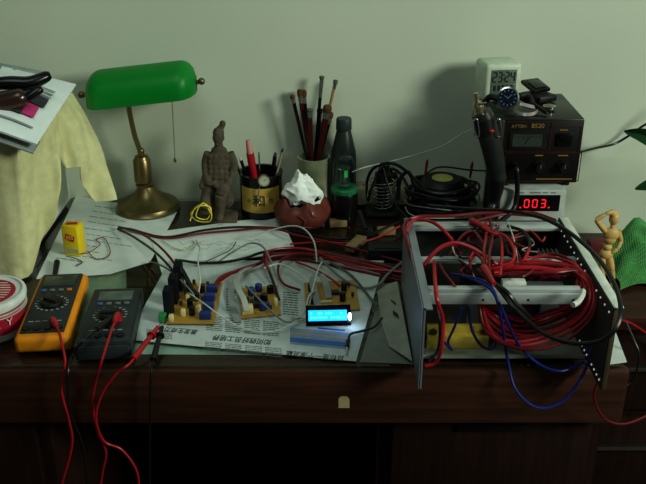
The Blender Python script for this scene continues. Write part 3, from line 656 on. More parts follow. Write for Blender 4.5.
pts = [(math.cos(a_) * (31 + 4 * math.sin(a_ * .37 + 1)) * s, math.sin(a_) * (27 + 4 * math.sin(a_ * .53)) * s, .006 + (hh - .012) * (k_ / 119) + .003 * math.sin(a_ * 2.3)) for k_, a_ in ((k_, k_ * .42) for k_ in range(120))]
w = MB(LM(t)); w.tube(pts, .0045, 8, 2); w.build('coil', blackw, t)
w = MB(LM(t)); w.cyl((0, 0, hh), (0, 0, hh + .001), 10.5 * s, n=30); w.build('sticker', M('yellow_sticker', (190, 186, 110), .6), t)
for k, (lab, mat, dz, rad, zz) in enumerate((('white cable looped low around the black coil', whitew, 200, 36, .25), ('second grey-white cable looped around the black coil', greyw, 192, 38, .5), ('black cable looped highest around the black coil', blackw, 186, 37, .78))):
    wire(lab, [p + Vector((math.cos(a_) * rad * s, math.sin(a_) * rad * s * .9, hh * zz + .004 * math.sin(3 * a_ + k))) for a_ in [R(180 + q * 24) for q in range(0, 12)]], .0028 if k == 2 else .0014, mat)
wire('black cable arching from the power strip behind the coiled cable', [(398, 200, 0, .58), (400, 180, 0, .585), (408, 172, 0, .585), (414, 185, 0, .575), (410, 200, 0, .56)], .0045, blackw)
wire('thin black cable with red plugs stretched above the coiled cable', [(424, 175, 0, .58), (440, 167, 0, .58), (470, 170, 0, .57), (490, 171, 0, .55)], .002, blackw)
for q, l in (((427, 168), 'red plug on the thin cable, at the end by the soldering iron stand'), ((472, 170), 'red plug close to the hot air gun on the thin cable')):
    w = MB(); a = V(q[0], q[1] - 5, .578); b = V(q[0] - 2, q[1] + 8, .578); w.cyl(b, a, .0022, .0032, 10); w.cyl(a, a + (a - b) * .25, .0032, .0016, 10); tag(w.build('banana_plug', redd), l, 'plug')

# ================================================================ PANEL METER, POWER SUPPLY
yp = .455
x0, x1 = V(500, 200, yp).x, V(566, 200, yp).x; zt = V(540, 190, yp).z
t = thing('panel_meter', 'grey bench meter with red digits under the black station', 'meter', ((x0 + x1) / 2, yp + .1, D))
w = MB(); w.span((x0, yp, D + .004), (x1, yp + .18, zt), .004); w.build('case', M('grey_case', (178, 186, 178), .5), t)
for sx in (x0 + .02, x1 - .02):
    for yy in (.02, .16): w = MB(); w.cyl((sx, yp + yy, D), (sx, yp + yy, D + .006), .007); w.build('foot', black, t)
wx0, wx1, wz0, wz1 = V(514, 0, yp).x, V(560, 200, yp).x, V(540, 211, yp).z, V(540, 195, yp).z
wx0 = V(514, 200, yp).x
w = MB(); w.span((wx0, yp - .0015, wz0), (wx1, yp + .002, wz1), .001); scr = w.build('display', M('dark_window', (14, 10, 12), .2), t)
led = M('red_led', (60, 6, 10), .4, emit=(255, 30, 50), es=1.4)
w = MB(); s = (V(541, 200, yp) - V(540, 200, yp)).length; zc = V(540, 203.2, yp).z
for k, ch in enumerate('003'):
    digit(w, ch, V(526.5 + k * 8.2, 203, yp).x, zc, 4.4 * s, 8.2 * s, 1.0 * s, yp - .002)
w.box((V(520.5, 203, yp).x, yp - .002, zc - 4.3 * s), (1.4 * s, .0006, 1.4 * s)); w.box((V(549, 203, yp).x, yp - .002, zc - 4.3 * s), (1.4 * s, .0006, 1.4 * s)); w.build('digits', led, scr)
w = MB()
for a_, b_ in ((516, 524), (530, 541), (543, 548), (551, 556)): w.span((V(a_, 192.6, yp).x, yp - .0008, V(540, 193, yp).z), (V(b_, 192.6, yp).x, yp, V(540, 192.2, yp).z))
w.build('printed_line', M('grey_print', (110, 116, 112), .6), t)
yq = .475; x0, x1 = V(500, 150, yq).x, V(581, 150, yq).x; z0, z1 = V(540, 183, yq).z, V(540, 119, yq).z
z0 = max(z0, zt + .006)
PS = thing('soldering_station', 'black station unit with analog meter and knobs, stacked on the grey meter', 'station', ((x0 + x1) / 2, yq + .09, z0))
w = MB(); w.span((x0, yq, z0), (x1, yq + .185, z1), .003); w.build('case', M('black_steel', (15, 15, 16), .3, spec=.5), PS)
w = MB(); w.span((x0 + .004, yq - .002, z0 + .003), (x1 - .003, yq + .002, z1 - .003), .001); w.build('front_panel', M('panel_black', (13, 11, 11), .45), PS)
for sx in (x0 + .02, x1 - .02):
    for yy in (.01, .16): w = MB(); w.cyl((sx, yq + yy, z0 - .006), (sx, yq + yy, z0), .008); w.build('foot', black, PS)
gold = M('gold_print', (150, 118, 56), .5); bor = M('red_border', (66, 26, 20), .5)
def Q(px, py): return V(px, py, yq - .0025)
txt('ATTEN', .0095, gold, PS, Matrix.Translation(Q(519, 126.5)) @ FRONT); txt('8520', .0130, gold, PS, Matrix.Translation(Q(538, 126)) @ FRONT, bold=.0001)
w = MB()
def frame(xa, ya, xb, yb, t_=.0006):
    a = Q(xa, ya); b = Q(xb, yb)
    for c0, c1 in (((a.x, a.z), (b.x, a.z)), ((a.x, b.z), (b.x, b.z)), ((a.x, a.z), (a.x, b.z)), ((b.x, a.z), (b.x, b.z))):
        w.span((min(c0[0], c1[0]) - t_, yq - .003, min(c0[1], c1[1]) - t_), (max(c0[0], c1[0]) + t_, yq - .0015, max(c0[1], c1[1]) + t_))
frame(506, 122, 549, 151); frame(551, 127, 578, 152); frame(506, 153, 578, 181)
w.build('panel_lines', bor, PS)
w = MB(); a = Q(510, 131); b = Q(546, 149); w.span((a.x, yq - .005, b.z), (b.x, yq, a.z), .0015); gm = w.build('meter_window', M('meter_glass', (32, 36, 34), .15, coat=.4), PS)
w = MB(); a = Q(513, 134); b = Q(541, 146); w.span((a.x, yq - .0056, b.z), (b.x, yq - .0048, a.z), 0)
w.box(((a.x + b.x) / 2, yq - .006, (a.z + b.z) / 2), (.001, .0006, .02), mi=1, rot=(0, R(30), 0))
for k in range(7): w.box((a.x + (b.x - a.x) * (k + .5) / 7, yq - .006, a.z - .005), (.0006, .0006, .004), mi=1)
w.build('scale', [M('meter_scale', (62, 68, 63), .3), black], gm)
w = MB(); a = Q(557, 133); b = Q(571, 146); w.span((a.x, yq - .006, b.z), (b.x, yq, a.z), .0015); w.box(((a.x + b.x) / 2, yq - .007, (a.z + b.z) / 2 + .004), (abs(b.x - a.x) * .75, .005, .012), .002, rot=(R(12), 0, 0)); w.build('rocker_switch', glossb, PS)
for q in (539, 563):
    c = Q(q, 166); w = MB(); w.cyl(c + Vector((0, .001, 0)), c - Vector((0, .004, 0)), .0135, n=28); w.cyl(c, c - Vector((0, .016, 0)), .0105, .009, 28); kb = w.build('knob', black, PS)
    w = MB(); w.box(c - Vector((0, .0162, -.004)), (.0012, .0006, .008)); w.build('pointer_line', greyw, kb)
w = MB()
for a_, b_, y_ in ((535, 543, 155.5), (558, 568, 155.5), (560, 568, 130), (536, 572, 179)): w.span((Q(a_, y_).x, yq - .003, Q(a_, y_ + .5).z), (Q(b_, y_).x, yq - .0015, Q(a_, y_ - .5).z))
w.build('printed_line', gold, PS)
w = MB(); a = Q(514, 165); w.cyl(a + Vector((0, .001, 0)), a - Vector((0, .006, 0)), .008, n=20); w.tube([a, a - Vector((0, .018, -.002)), V(517, 172, yq - .03), V(517, 195, yq - .03), V(513, 210, yq - .04), V(500, 222, yq - .08)], .0052, 12); w.build('hose', blackw, PS)
# items on the station
yc = yq + .115; p0 = V(501.5, 100, yc); p0.z = z1 + .0005
s = (V(501, 80, yc) - V(500, 80, yc)).length
t = thing('digital_clock', 'white cube digital clock showing 23:24 on the black station', 'clock', p0, R(10))
hc = V(503, 64, yc).z - p0.z; wd = 38 * s
w = MB(LM(t)); w.box((0, wd * .42, hc / 2), (wd, wd * .85, hc), .008, seg=4); w.build('case', M('clock_white', (196, 208, 188), .45), t)
w = MB(LM(t)); w.box((.0005, -.0012, hc * .53), (26.5 * s, .002, 25.5 * s), .0008); scr = w.build('display', M('clock_lcd', (98, 110, 98), .25), t)
w = MB(LM(t))
for ch, x in (('2', -9.6), ('3', -4), ('2', 3.2), ('4', 9.2)): digit(w, ch, x * s, hc * .53 + 5.6 * s, 3.8 * s, 9.6 * s, 1.2 * s, -.0026)
for q in (3.6, 7.6): w.box((0, -.0026, hc * .53 + q * s), (1.2 * s, .0006, 1.2 * s))
for k in range(5): w.box(((-9 + k * 4.4) * s, -.0026, hc * .53 - 5.5 * s), (2.4 * s, .0006, 5.4 * s))
w.build('digits', M('lcd_black', (22, 26, 24), .5), scr)
yv = yq + .045; p = V(508, 98, yv)
t = thing('wristwatch', 'wristwatch with a dark blue dial and black strap on the station', 'watch', (p.x, yv, z1))
nrm = (CAM - p).normalized(); q4 = nrm.to_track_quat('Z', 'Y').to_matrix().to_4x4(); s = (V(509, 98, yv) - p).length
w = MB(Matrix.Translation(p) @ q4); w.lathe([(0, -.004), (10 * s, -.004), (11.2 * s, -.001), (11.2 * s, .002), (9.6 * s, .003), (9.4 * s, .0015), (0, .0015)], n=36); w.build('case', chrome, t)
w = MB(Matrix.Translation(p) @ q4); w.cyl((0, 0, .0015), (0, 0, .0022), 9.3 * s, n=36)
for k in range(12): w.box((math.cos(k * PI / 6) * 7.3 * s, math.sin(k * PI / 6) * 7.3 * s, .0025), (2 * s, .8 * s, .0006), mi=1, rot=(0, 0, k * PI / 6))
w.box((1.5 * s, 1.5 * s, .0028), (6 * s, .7 * s, .0004), mi=1, rot=(0, 0, R(45))); w.box((-1.5 * s, 1 * s, .0028), (5 * s, .7 * s, .0004), mi=1, rot=(0, 0, R(150)))
w.build('dial', [M('navy_dial', (20, 32, 54), .2), M('dial_marks', (120, 130, 130), .5)], t)
for q in (((499, 99), (490, 97), (484, 103)), ((519, 96), (527, 95), (532, 102))):
    w = MB(); P = [V(q[0][0], q[0][1], yv), V(q[1][0], q[1][1], yv + .012), V(q[2][0], q[2][1], yv + .02)]
    w.tube(P, lambda f: .0065, 8); w.build('strap', black, t)
yk = yq + .022; foil = M('grey_pink_metal', (176, 166, 164), .35, .4)
t = thing('bracelet', 'crumpled silver grey bracelet at the front edge of the station', 'bracelet', (V(520, 112, yk).x, yk, z1))
w = MB(); P = [G(a_, b_, z1 - D + z_) for a_, b_, z_ in ((500, 108, .004), (508, 106, .010), (516, 113, .004), (524, 116, .003), (534, 115, .004), (538, 110, .006), (530, 108, .012), (522, 106, .016), (514, 105, .014))]
P = spline(P, 5); rows = [[p + Vector((0, -.002, 0.0005)) for p in P], [p + Vector((.001, .003, .006)) for p in P]]; w.grid(rows, th=.0008); w.build('band', foil, t)
p = G(549, 110, z1 - D); t = thing('ring_pendant', 'round silver pendant on the station top near its corner', 'pendant', p)
w = MB(LM(t)); w.lathe([(0, .0005), (.010, .0005), (.012, .004), (.011, .008), (.006, .012), (0, .013)], n=24); w.build('body', M('dull_silver', (150, 146, 130), .3, .8), t)
w = MB(LM(t)); w.lathe([(.010, .006), (.0135, .006), (.0135, .009), (.010, .009)], n=24); w.build('rim', chrome, t)
p = G(543, 101, z1 - D); t = thing('mobile_phone', 'black flip phone lying open behind the silver pendant', 'phone', p, R(25))
w = MB(LM(t)); w.box((0, .01, .008), (.046, .055, .014), .004); w.build('keypad_half', black, t)
w = MB(LM(t)); w.box((0, .03, .026), (.046, .05, .009), .004, rot=(R(14), 0, 0)); w.build('lid_half', glossb, t)
w = MB(LM(t)); w.box((0, .024, .0312), (.032, .03, .0015), .0005, rot=(R(14), 0, 0)); w.build('screen', M('phone_screen', (40, 50, 48), .15), t)
w = MB(); a = G(521, 97, z1 - D + .024); b = G(547, 113, z1 - D + .006); w.tube([a, (a + b) / 2, b], lambda f: .0065 - .003 * f, 12, 4); w.cyl(b, b + (b - a) * .06, .002, .001, 8, mi=1); tag(w.build('pen', [glossb, chrome]), 'thick black pen propped diagonally across the station top', 'pen')
wire('black mains cable running from the station along the wall', [(580, 152, 0, .60), (596, 148, 0, .64), (614, 144, 0, .675), (630, 135, 0, .675), (650, 122, 0, .66), (700, 100, 0, .62)], .0026, blackw)
# hot air gun
yg = .415
def q_(px, py, dy=0): return V(px, py, yg + dy)
t = thing('hot_air_gun', 'black hot air gun with steel nozzle hanging beside the station', 'hot air gun', q_(500, 200))
s = (q_(501, 150) - q_(500, 150)).length
w = MB(); w.tube([q_(481, 112), q_(485, 122), q_(489, 136), q_(493, 152), q_(496, 168), q_(497.5, 176)], lambda f: s * (10 - 1.8 * f + 1.6 * math.sin(PI * f)), 20); w.tube([q_(496.5, 172), q_(498, 179)], 9 * s, 18, 2, smooth=False); w.build('handle', M('gun_black', (34, 40, 38), .35, spec=.5), t)
w = MB(); w.tube([q_(479.5, 114), q_(478, 106)], 5.8 * s, 18, 2, smooth=False); w.tube([q_(478, 106), q_(477, 101)], lambda f: s * (5.8 - 2.5 * f), 18, 2, smooth=False); w.tube([q_(477, 101), q_(475.5, 93)], lambda f: s * 2.6, 14, 2, smooth=False); w.tube([q_(481, 104, -.01), q_(487, 103, -.012)], .0025, 8, 2, smooth=False); w.build('nozzle', M('nozzle_steel', (178, 168, 140), .25, .9), t)
w = MB(); w.tube([q_(483.5, 118), q_(487.5, 133)], lambda f: s * (11.2 - .3 * f), 20, 2, smooth=False); w.build('collar', black, t)
c = q_(489.5, 127.5) - Vector((0, 11.6 * s, 0)); w = MB(); w.sph(c, .0055, (1, .5, .65)); w.build('button', redw, t)
for px in (475.5, 498):
    w = MB(); a = q_(px, 121, -.022); b = q_(px + 1.5, 135, -.022); o_ = Vector((2.2 * s, 0, 0))
    w.tube([a - o_, a + o_ * 0 + Vector((0, 0, 2 * s)), a + o_, b + o_, b - Vector((0, 0, 2 * s)), b - o_, a - o_], .0014, 8, 5); w.build('clip', chrome, t)
w = MB(); w.tube([q_(497, 178), q_(496, 192), q_(493, 203), q_(489, 216, -.02), q_(484, 226, -.05)], lambda f: s * (9 - 4.5 * min(1, f * 1.8)), 14); w.build('hose', blackw, t)
w = MB(); w.span(q_(484, 128, .028), q_(494, 140, .048), .002); w.build('holder_bracket', black, t)
# black upright behind the gun (station side stand)
xa, xb = V(487, 200, .46).x, V(499, 200, .46).x
t = thing('cable_guide', 'dark upright stand plate behind the hot air gun', 'stand', ((xa + xb) / 2, .47, D))
w = MB(); w.span((xa, .462, D + .001), (xb - .001, .50, V(490, 120, .46).z), .004); w.build('upright', black, t)
w = MB(); w.span((xa - .01, .45, D), (xb - .002, .52, D + .008), .003); w.build('base', black, t)

# ================================================================ CIRCUIT BOARDS
pcb = M('pcb_tan', (176, 140, 62), .5, var=.1); capb = M('component_blue', (30, 54, 120), .4); ivory = M('connector_ivory', (220, 208, 150), .5)
hs = M('black_heatsink', (20, 24, 32), .4)
def board(label, fl, fr, br, z, extra=None):
    a, b, c = G(*fl, z), G(*fr, z), G(*br, z); d = a + (c - b)
    ex = (b - a); ey = (d - a); rz = math.atan2(ex.y, ex.x)
    t = thing('circuit_board', label, 'circuit board', Vector((a.x, a.y, D + .004)), rz)
    w = MB(); w.poly([a, b, c, d], .0016); w.build('board', pcb, t)
    iv = WM[t.name].inverted()
    for q in (a, b, c, d):
        m = (a + c) / 2; q2 = q + (m - q) * .08; w = MB(); w.cyl(Vector((q2.x, q2.y, D + .0042)), Vector((q2.x, q2.y, q2.z - .0008)), .003, n=10); w.build('standoff', brass, t)
    def at(u, v, h=0): return a + ex * u + ey * v + Vector((0, 0, h))
    return t, at, rz
def comp(t, at, rz, kind, u, v, size, mat, name):
    p = at(u, v); w = MB(Matrix.Translation(p) @ Matrix.Rotation(rz, 4, 'Z'))
    if kind == 'box': w.box((0, 0, size[2] / 2 + .0002), size, min(size) * .08)
    elif kind == 'cyl': w.lathe([(0, .0002), (size[0], .0002), (size[0], size[1] * .93), (size[0] * .9, size[1]), (0, size[1])], n=16)
    elif kind == 'to92': w.cyl((0, 0, .004), (0, 0, .010), size[0], n=10); [w.cyl((x, 0, 0), (x, 0, .004), .0004, n=5) for x in (-.0015, 0, .0015)]
    elif kind == 'fin':
        w.box((0, 0, size[2] / 2), (size[0] * .35, size[1], size[2]))
        for k in range(5): w.box((0, (k - 2) * size[1] / 4.6, size[2] / 2), (size[0], size[1] * .09, size[2]))
    elif kind == 'conn':
        w.box((0, 0, size[2] / 2), size, .0008); n = max(2, int(size[0] / .004))
        for k in range(n): w.cyl(((k - (n - 1) / 2) * .0035, 0, size[2]), ((k - (n - 1) / 2) * .0035, 0, size[2] + .003), .0005, n=5)
    return w.build(name, mat, t)
t, at, rz = board('tan circuit board with tall black heatsinks and blue components, next to the probes', (166, 323), (214, 323.5), (222, 283), .010)
for k in range(3): comp(t, at, rz, 'fin', .02 + k * .03, .2 + k * .32, (.014, .024, .052), hs, 'heatsink')
for k in range(4): comp(t, at, rz, 'box', .80 + .02 * (k % 2), .12 + k * .22, (.02, .013, .012), capb, 'trimmer')
for u, v in ((.32, .18), (.34, .55), (.62, .28), (.1, .05), (.5, .9)): comp(t, at, rz, 'conn', u, v, (.008, .009, .012), ivory, 'connector')
for u, v in ((.5, .2), (.52, .55), (.3, .8), (.6, .75), (.42, .38)): comp(t, at, rz, 'cyl', u, v, (.0055, .016), glossb, 'capacitor')
for u, v in ((.22, .4), (.45, .7), (.66, .52), (.7, .9), (.38, .95), (.25, .68)): comp(t, at, rz, 'to92', u, v, (.0028,), dark, 'transistor')
pt = G(163, 320, .008); w = MB(Matrix.Translation(pt)); w.box((0, 0, .006), (.013, .012, .014), .001); [w.cyl((q * .0035, -.002, .013), (q * .0035, -.002, .0136), .0022, n=10) for q in (-1, 1)]; w.build('terminal_block', M('terminal_green', (60, 150, 80), .45), t)
t, at, rz = board('small tan circuit board with an ivory connector and white ribbon', (241, 318), (281, 314), (277, 285), .008)
for u, v, k in ((.3, .75, 'cyl'), (.5, .85, 'cyl'), (.62, .5, 'cyl'), (.45, .45, 'cyl'), (.55, .2, 'cyl'), (.8, .75, 'cyl')): comp(t, at, rz, k, u, v, (.0065, .014), capb if (u * 10) % 2 > .9 else glossb, 'capacitor')
comp(t, at, rz, 'conn', .17, .14, (.02, .014, .015), ivory, 'connector'); comp(t, at, rz, 'conn', .9, .3, (.007, .014, .014), ivory, 'connector'); comp(t, at, rz, 'box', .65, .25, (.012, .009, .01), capb, 'trimmer'); comp(t, at, rz, 'box', .36, .35, (.014, .02, .009), dark, 'chip')
for u, v in ((.2, .5), (.75, .15), (.9, .7)): comp(t, at, rz, 'to92', u, v, (.0028,), dark, 'transistor')
t, at, rz = board('tan circuit board lying behind the glowing blue display', (306, 312), (360, 309), (355, 280), .008)
for u, v in ((.75, .62), (.7, .3), (.12, .7)): comp(t, at, rz, 'cyl', u, v, (.0055, .018), glossb, 'capacitor')
comp(t, at, rz, 'box', .1, .3, (.010, .012, .014), capb, 'trimmer'); comp(t, at, rz, 'conn', .35, .2, (.028, .008, .008), ivory, 'connector'); comp(t, at, rz, 'box', .55, .55, (.02, .012, .006), dark, 'chip')
for u, v in ((.85, .75), (.9, .4), (.45, .8)): comp(t, at, rz, 'to92', u, v, (.0028,), dark, 'transistor')
# LCD module
a = G(306, 325, .008); b = G(351, 324, .008); wd = (b - a).length; c = (a + b) / 2
t = thing('lcd_module', 'small blue glowing lcd display module in front of the tan board', 'display', Vector((c.x, c.y, D + .0045)), math.atan2((b - a).y, (b - a).x), tilt=R(-28))
# stands tilted back, lower edge on the newspaper
hl = .036
w = MB(LM(t)); w.box((0, .0035, hl / 2 + .001), (wd, .006, hl), .001); w.build('bezel', glossb, t)
w = MB(LM(t)); w.box((-wd * .015, .0003, hl * .52), (wd * .86, .0015, hl * .52), .0005); scr = w.build('screen', M('blue_backlight', (30, 120, 220), .3, emit=(28, 150, 255), es=2.2, var=.05), t)
w = MB(LM(t))
for r_ in range(2):
    for k in range(14):
        if random.random() < .75: w.box((-wd * .38 + k * wd * .056, -.0006, hl * (.62 - .2 * r_)), (wd * .035, .0004, hl * .11))
w.build('characters', M('lcd_white', (150, 215, 255), .4, emit=(70, 180, 255), es=2.4), scr)
w = MB(LM(t)); w.sph((wd * .475, -.001, hl * .45), .0055, (.55, .6, 1.2)); w.build('backlight_led', M('led_white', (240, 245, 255), .3, emit=(235, 240, 255), es=9), t)
w = MB(LM(t)); w.box((0, .010, hl * .96), (wd * .55, .008, .006), .001); w.build('pin_header', ivory, t)
w = MB(LM(t)); w.box((-wd * .35, .012, .011), (.008, .016, .018), .001); w.box((wd * .35, .012, .011), (.008, .016, .018), .001); w.build('back_support', dark, t)
ld = bpy.data.lights.new('lcd_glow', 'POINT'); ld.energy = .008; ld.color = (.55, .75, 1); ld.shadow_soft_size = .004
lo = bpy.data.objects.new('lcd_glow', ld); C.objects.link(lo); lo.location = G(353.5, 322, .016)
# clip on cable
t = thing('crocodile_clip', 'small metal clip on a grey lead at the newspaper corner', 'clip', G(347, 352))
w = MB(); w.tube([G(348, 341, .01), G(347, 347, .008)], .004, 10, 2, smooth=False); w.build('boot', blackw, t)
w = MB(); w.tube([G(347, 346, .008), G(346.5, 355, .006)], lambda f: .003 - .001 * f, 8, 2, smooth=False); w.build('jaw', chrome, t)
w = MB(); w.tube([PT(q) for q in ((348, 341, .01), (351, 334, .014), (362, 331, .014), (374, 327, .01), (382, 318, .012))], .0022, 8); w.build('lead', dark, t)

# ================================================================ OPEN CHASSIS
PF = G(421, 389, .003); yf = PF.y; zT = V(428, 309, yf).z; HP = zT - D
yr = G(400, 218, HP).y; xl = (V(428, 309, yf).x + PF.x) / 2 - .005; xr = V(607, 350, yf).x
CH = thing('equipment_chassis', 'open aluminium equipment chassis full of red wires on the desk', 'chassis', ((xl + xr) / 2, .12, D))
zb = D + .003
def side_plate(x, sg):
    w = MB(); w.span((x - .0012, yf, zb), (x + .0012, yr, zT)); 
    w.span((min(x, x + sg * .014), yf, zT - .0022), (max(x, x + sg * .014), yr, zT)); w.span((min(x, x + sg * .004), yf, zb), (max(x, x + sg * .004), yf + .002, zT)); w.span((min(x, x + sg * .01), .01, zb), (max(x, x + sg * .01), yr, zb + .002))
    return w
w = side_plate(xl, 1)
w.build('side_plate', M('blue_grey_plate', (138, 146, 154), .38, .35, .08, 15), CH)
w = side_plate(xr, 1)
sp = w.build('side_plate', M('dark_plate', (60, 62, 58), .5, .2), CH); sp['label'] = 'dark inner side plate with rivet holes painted aglow'
w = MB(); w.span((xr + .001, yf + .002, zT), (xr + .016, yr, zT + .0015), .0005); w.build('top_flange', M('pale_flange', (214, 222, 210), .5), CH)
w = MB(); w.span((xr + .0005, yf - .0012, zb), (xr + .008, yf, zT - .001), .0003); w.build('front_flange', M('olive_strip', (84, 76, 56), .5, .2), CH)
w = MB()  # emissive dots stand in for light coming through the plate's holes
for k in range(15):
    w.cyl((xr - .0025, yf + .012 + k * (yr - yf - .02) / 14, zT - .012), (xr - .0008, yf + .012 + k * (yr - yf - .02) / 14, zT - .012), .0018, n=8)
w.build('lit_hole_row', M('hole_glow', (235, 235, 225), .3, .2, emit=(255, 255, 245), es=.25), CH); w = MB()
for k in range(9): w.cyl((xr - .0025, yf + .008 + k * .014, zb + .012), (xr - .0008, yf + .008 + k * .014, zb + .012), .0018, n=8)
w.build('lit_hole_row', M('hole_glow', (235, 235, 225), .3, .2, emit=(255, 255, 245), es=.25), CH)
def rail(y, z, wdt, nm='rail', fh=.026):
    w = MB(); w.span((xl + .0012, y, z - min(.016, fh * .8)), (xr - .03 if y < .1 else xr - .002, y + wdt, z), .0015); w.span((xl + .002, y - .002, z - fh), (xr - .03 if y < .1 else xr - .002, y + .006, z - min(.009, fh * .3)), .001)
    for k in range(4 if fh > .02 else 0): w.cyl((xl + .03 + k * .07, y - .0025, z - .018), (xl + .03 + k * .07, y - .0015, z - .018), .002, n=8, mi=1)
    w.build(nm, [alu, black], CH)
y1 = G(440, 288, HP).y
rail(y1, zT - .002, .013); rail(yr - .03, zT - .002, .02, fh=.010); rail(G(470, 259, HP - .014).y, zT - .014, .012, fh=.008)
w = MB(); w.span((xl + .0014, .0 + .004, zb), (xr - .0014, yr - .002, zb + .0018)); w.span((xl + .0014, .004, zb), (xr - .0014, .006, zb + .008)); w.build('bottom_plate', M('galvanised_sheet', (158, 164, 150), .5, .1, .12, 20), CH)
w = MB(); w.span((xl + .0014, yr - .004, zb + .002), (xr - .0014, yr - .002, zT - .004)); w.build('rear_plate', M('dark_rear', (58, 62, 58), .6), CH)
yb = G(455, 346, .01).y
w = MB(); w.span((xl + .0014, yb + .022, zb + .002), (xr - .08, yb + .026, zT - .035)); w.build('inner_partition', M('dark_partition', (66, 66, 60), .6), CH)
# yellow terminal bar
w = MB(); xa, xb_ = V(428, 330, yb).x, V(490, 330, yb).x; w.span((xa, yb, zb + .002), (xb_, yb + .02, V(450, 337, yb).z), .001); w.span((xa, yb + .012, zb + .012), (xb_, yb + .021, V(450, 326, yb + .012).z), .001)
tb = w.build('terminal_bar', M('brass_bar', (226, 202, 92), .45, 0), CH)
for px in (433, 484):
    c = V(px, 332, yb + .0115); w = MB(); w.cyl(c, c - Vector((0, .004, 0)), .0075, n=6); w.cyl(c - Vector((0, .004, 0)), c - Vector((0, .007, 0)), .004, n=12); w.build('bolt', M('dark_brass', (120, 104, 50), .35, .8), tb)
w = MB(); w.span(V(468, 296, yb + .024), V(478, 334, yb + .021), .0008); w.build('support_post', steel, CH)
# inner electronics
def inner(name, a, b, mat, bev=.001): w = MB(); w.span(a, b, bev); return w.build(name, mat, CH)
pcg = M('dark_pcb', (36, 50, 44), .5)
inner('driver_board', (xl + .012, y1 + .05, zb + .02), (xl + .08, yr - .05, zb + .0216), pcg)
inner('relay', (xl + .02, y1 + .07, zb + .022), (xl + .045, y1 + .10, zb + .05), black); inner('relay', (xl + .05, y1 + .12, zb + .022), (xl + .075, y1 + .15, zb + .052), black)
inner('transformer', (xl + .10, y1 + .15, zb + .004), (xl + .16, yr - .05, zb + .085), M('transformer_dark', (40, 40, 44), .5), .004)
pt = G(515, 281, HP - .012); inner('white_block', (pt.x - .018, pt.y + .004, zT - .03), (pt.x + .02, pt.y + .020, zT - .017), white)
pt = G(545, 283, HP - .012); inner('tin_cover', (pt.x - .035, pt.y + .006, zT - .03), (pt.x + .035, pt.y + .026, zT - .022), steel)
w = MB(); a = G(556, 256, .085)
for k in range(9): w.span((a.x - .03 + k * .008, a.y - .012, zb + .05), (a.x - .0275 + k * .008, a.y + .02, zb + .088))
w.span((a.x - .03, a.y - .012, zb + .044), (a.x + .038, a.y + .02, zb + .052)); w.build('heatsink', alu, CH)
inner('fuse_board', (a.x - .05, a.y + .03, zb + .03), (a.x + .045, a.y + .12, zb + .032), pcg)
for k in range(4): inner('relay', (a.x - .045 + k * .022, a.y + .05, zb + .0322), (a.x - .028 + k * .022, a.y + .08, zb + .055), black)
w = MB(); w.cyl((xl + .20, y1 + .09, zb + .003), (xl + .20, y1 + .09, zb + .075), .016, n=24); w.build('capacitor', M('capacitor_blue', (30, 42, 92), .4), CH)
h_ = HP
# red coil
t = thing('wire_coil', 'big coil of red wire hanging on the chassis right-hand corner', 'wire coil', G(540, 300, .08))
t['label'] = 'big coil of red wire bundled at the chassis perforated plate'
for k in range(10):
    f = k / 9 * 1.25 - .12; j = lambda a=2.8: random.uniform(-a, a)
    pts = [(490 + 6 * f + j(), 264 + 8 * f + j(), h_ - .012), (520 + j(), 262 + 9 * f + j(), h_ - .008), (552 + j(), 258 + 13 * f + j(), h_ - .004 + .004 * f), (576 + 4 * f + j(), 268 + 6 * f + j(), h_ - .004), (580 + 14 * f + j(), 288 + 5 * f, h_ - .018), (572 + 14 * f + j(), 306 + 12 * f, h_ - .05), (548 + 10 * f + j(), 316 + 22 * f + j(), h_ - .082), (520 + j(), 320 + 27 * f + j(), h_ - .092), (498 - 6 * f + j(), 312 + 22 * f + j(), h_ - .082), (484 - 4 * f + j(), 302 + 6 * f, h_ - .05), (482 + j(), 292, h_ - .03)]
    w = MB(); w.tube([G(*q) for q in pts], .0027, 8, 7); w.build('turn', redw if k % 3 else redd, t)
w = MB(); w.tube([G(q[0], q[1], h_ + .006) for q in ((573, 305), (578, 302), (582, 296), (583, 291))], .0045, 8); w.build('tie', whitew, t)
for k in range(4):
    x = 534 + k * 10
    wire(f'red wire loop arching over the inner board, number {k}' if False else ('red wire loop nearest the white block inside the chassis', 'second red wire loop from the white block inside the chassis', 'third red wire loop from the white block inside the chassis', 'red wire loop nearest the perforated plate inside the chassis')[k], [(x - 5, 286, h_ - .04), (x - 4, 280, h_ - .028), (x + 2, 276, h_ - .02), (x + 9, 277, h_ - .022), (x + 14, 279, h_ - .03)], .0022, redw)
h0 = h_ + .004
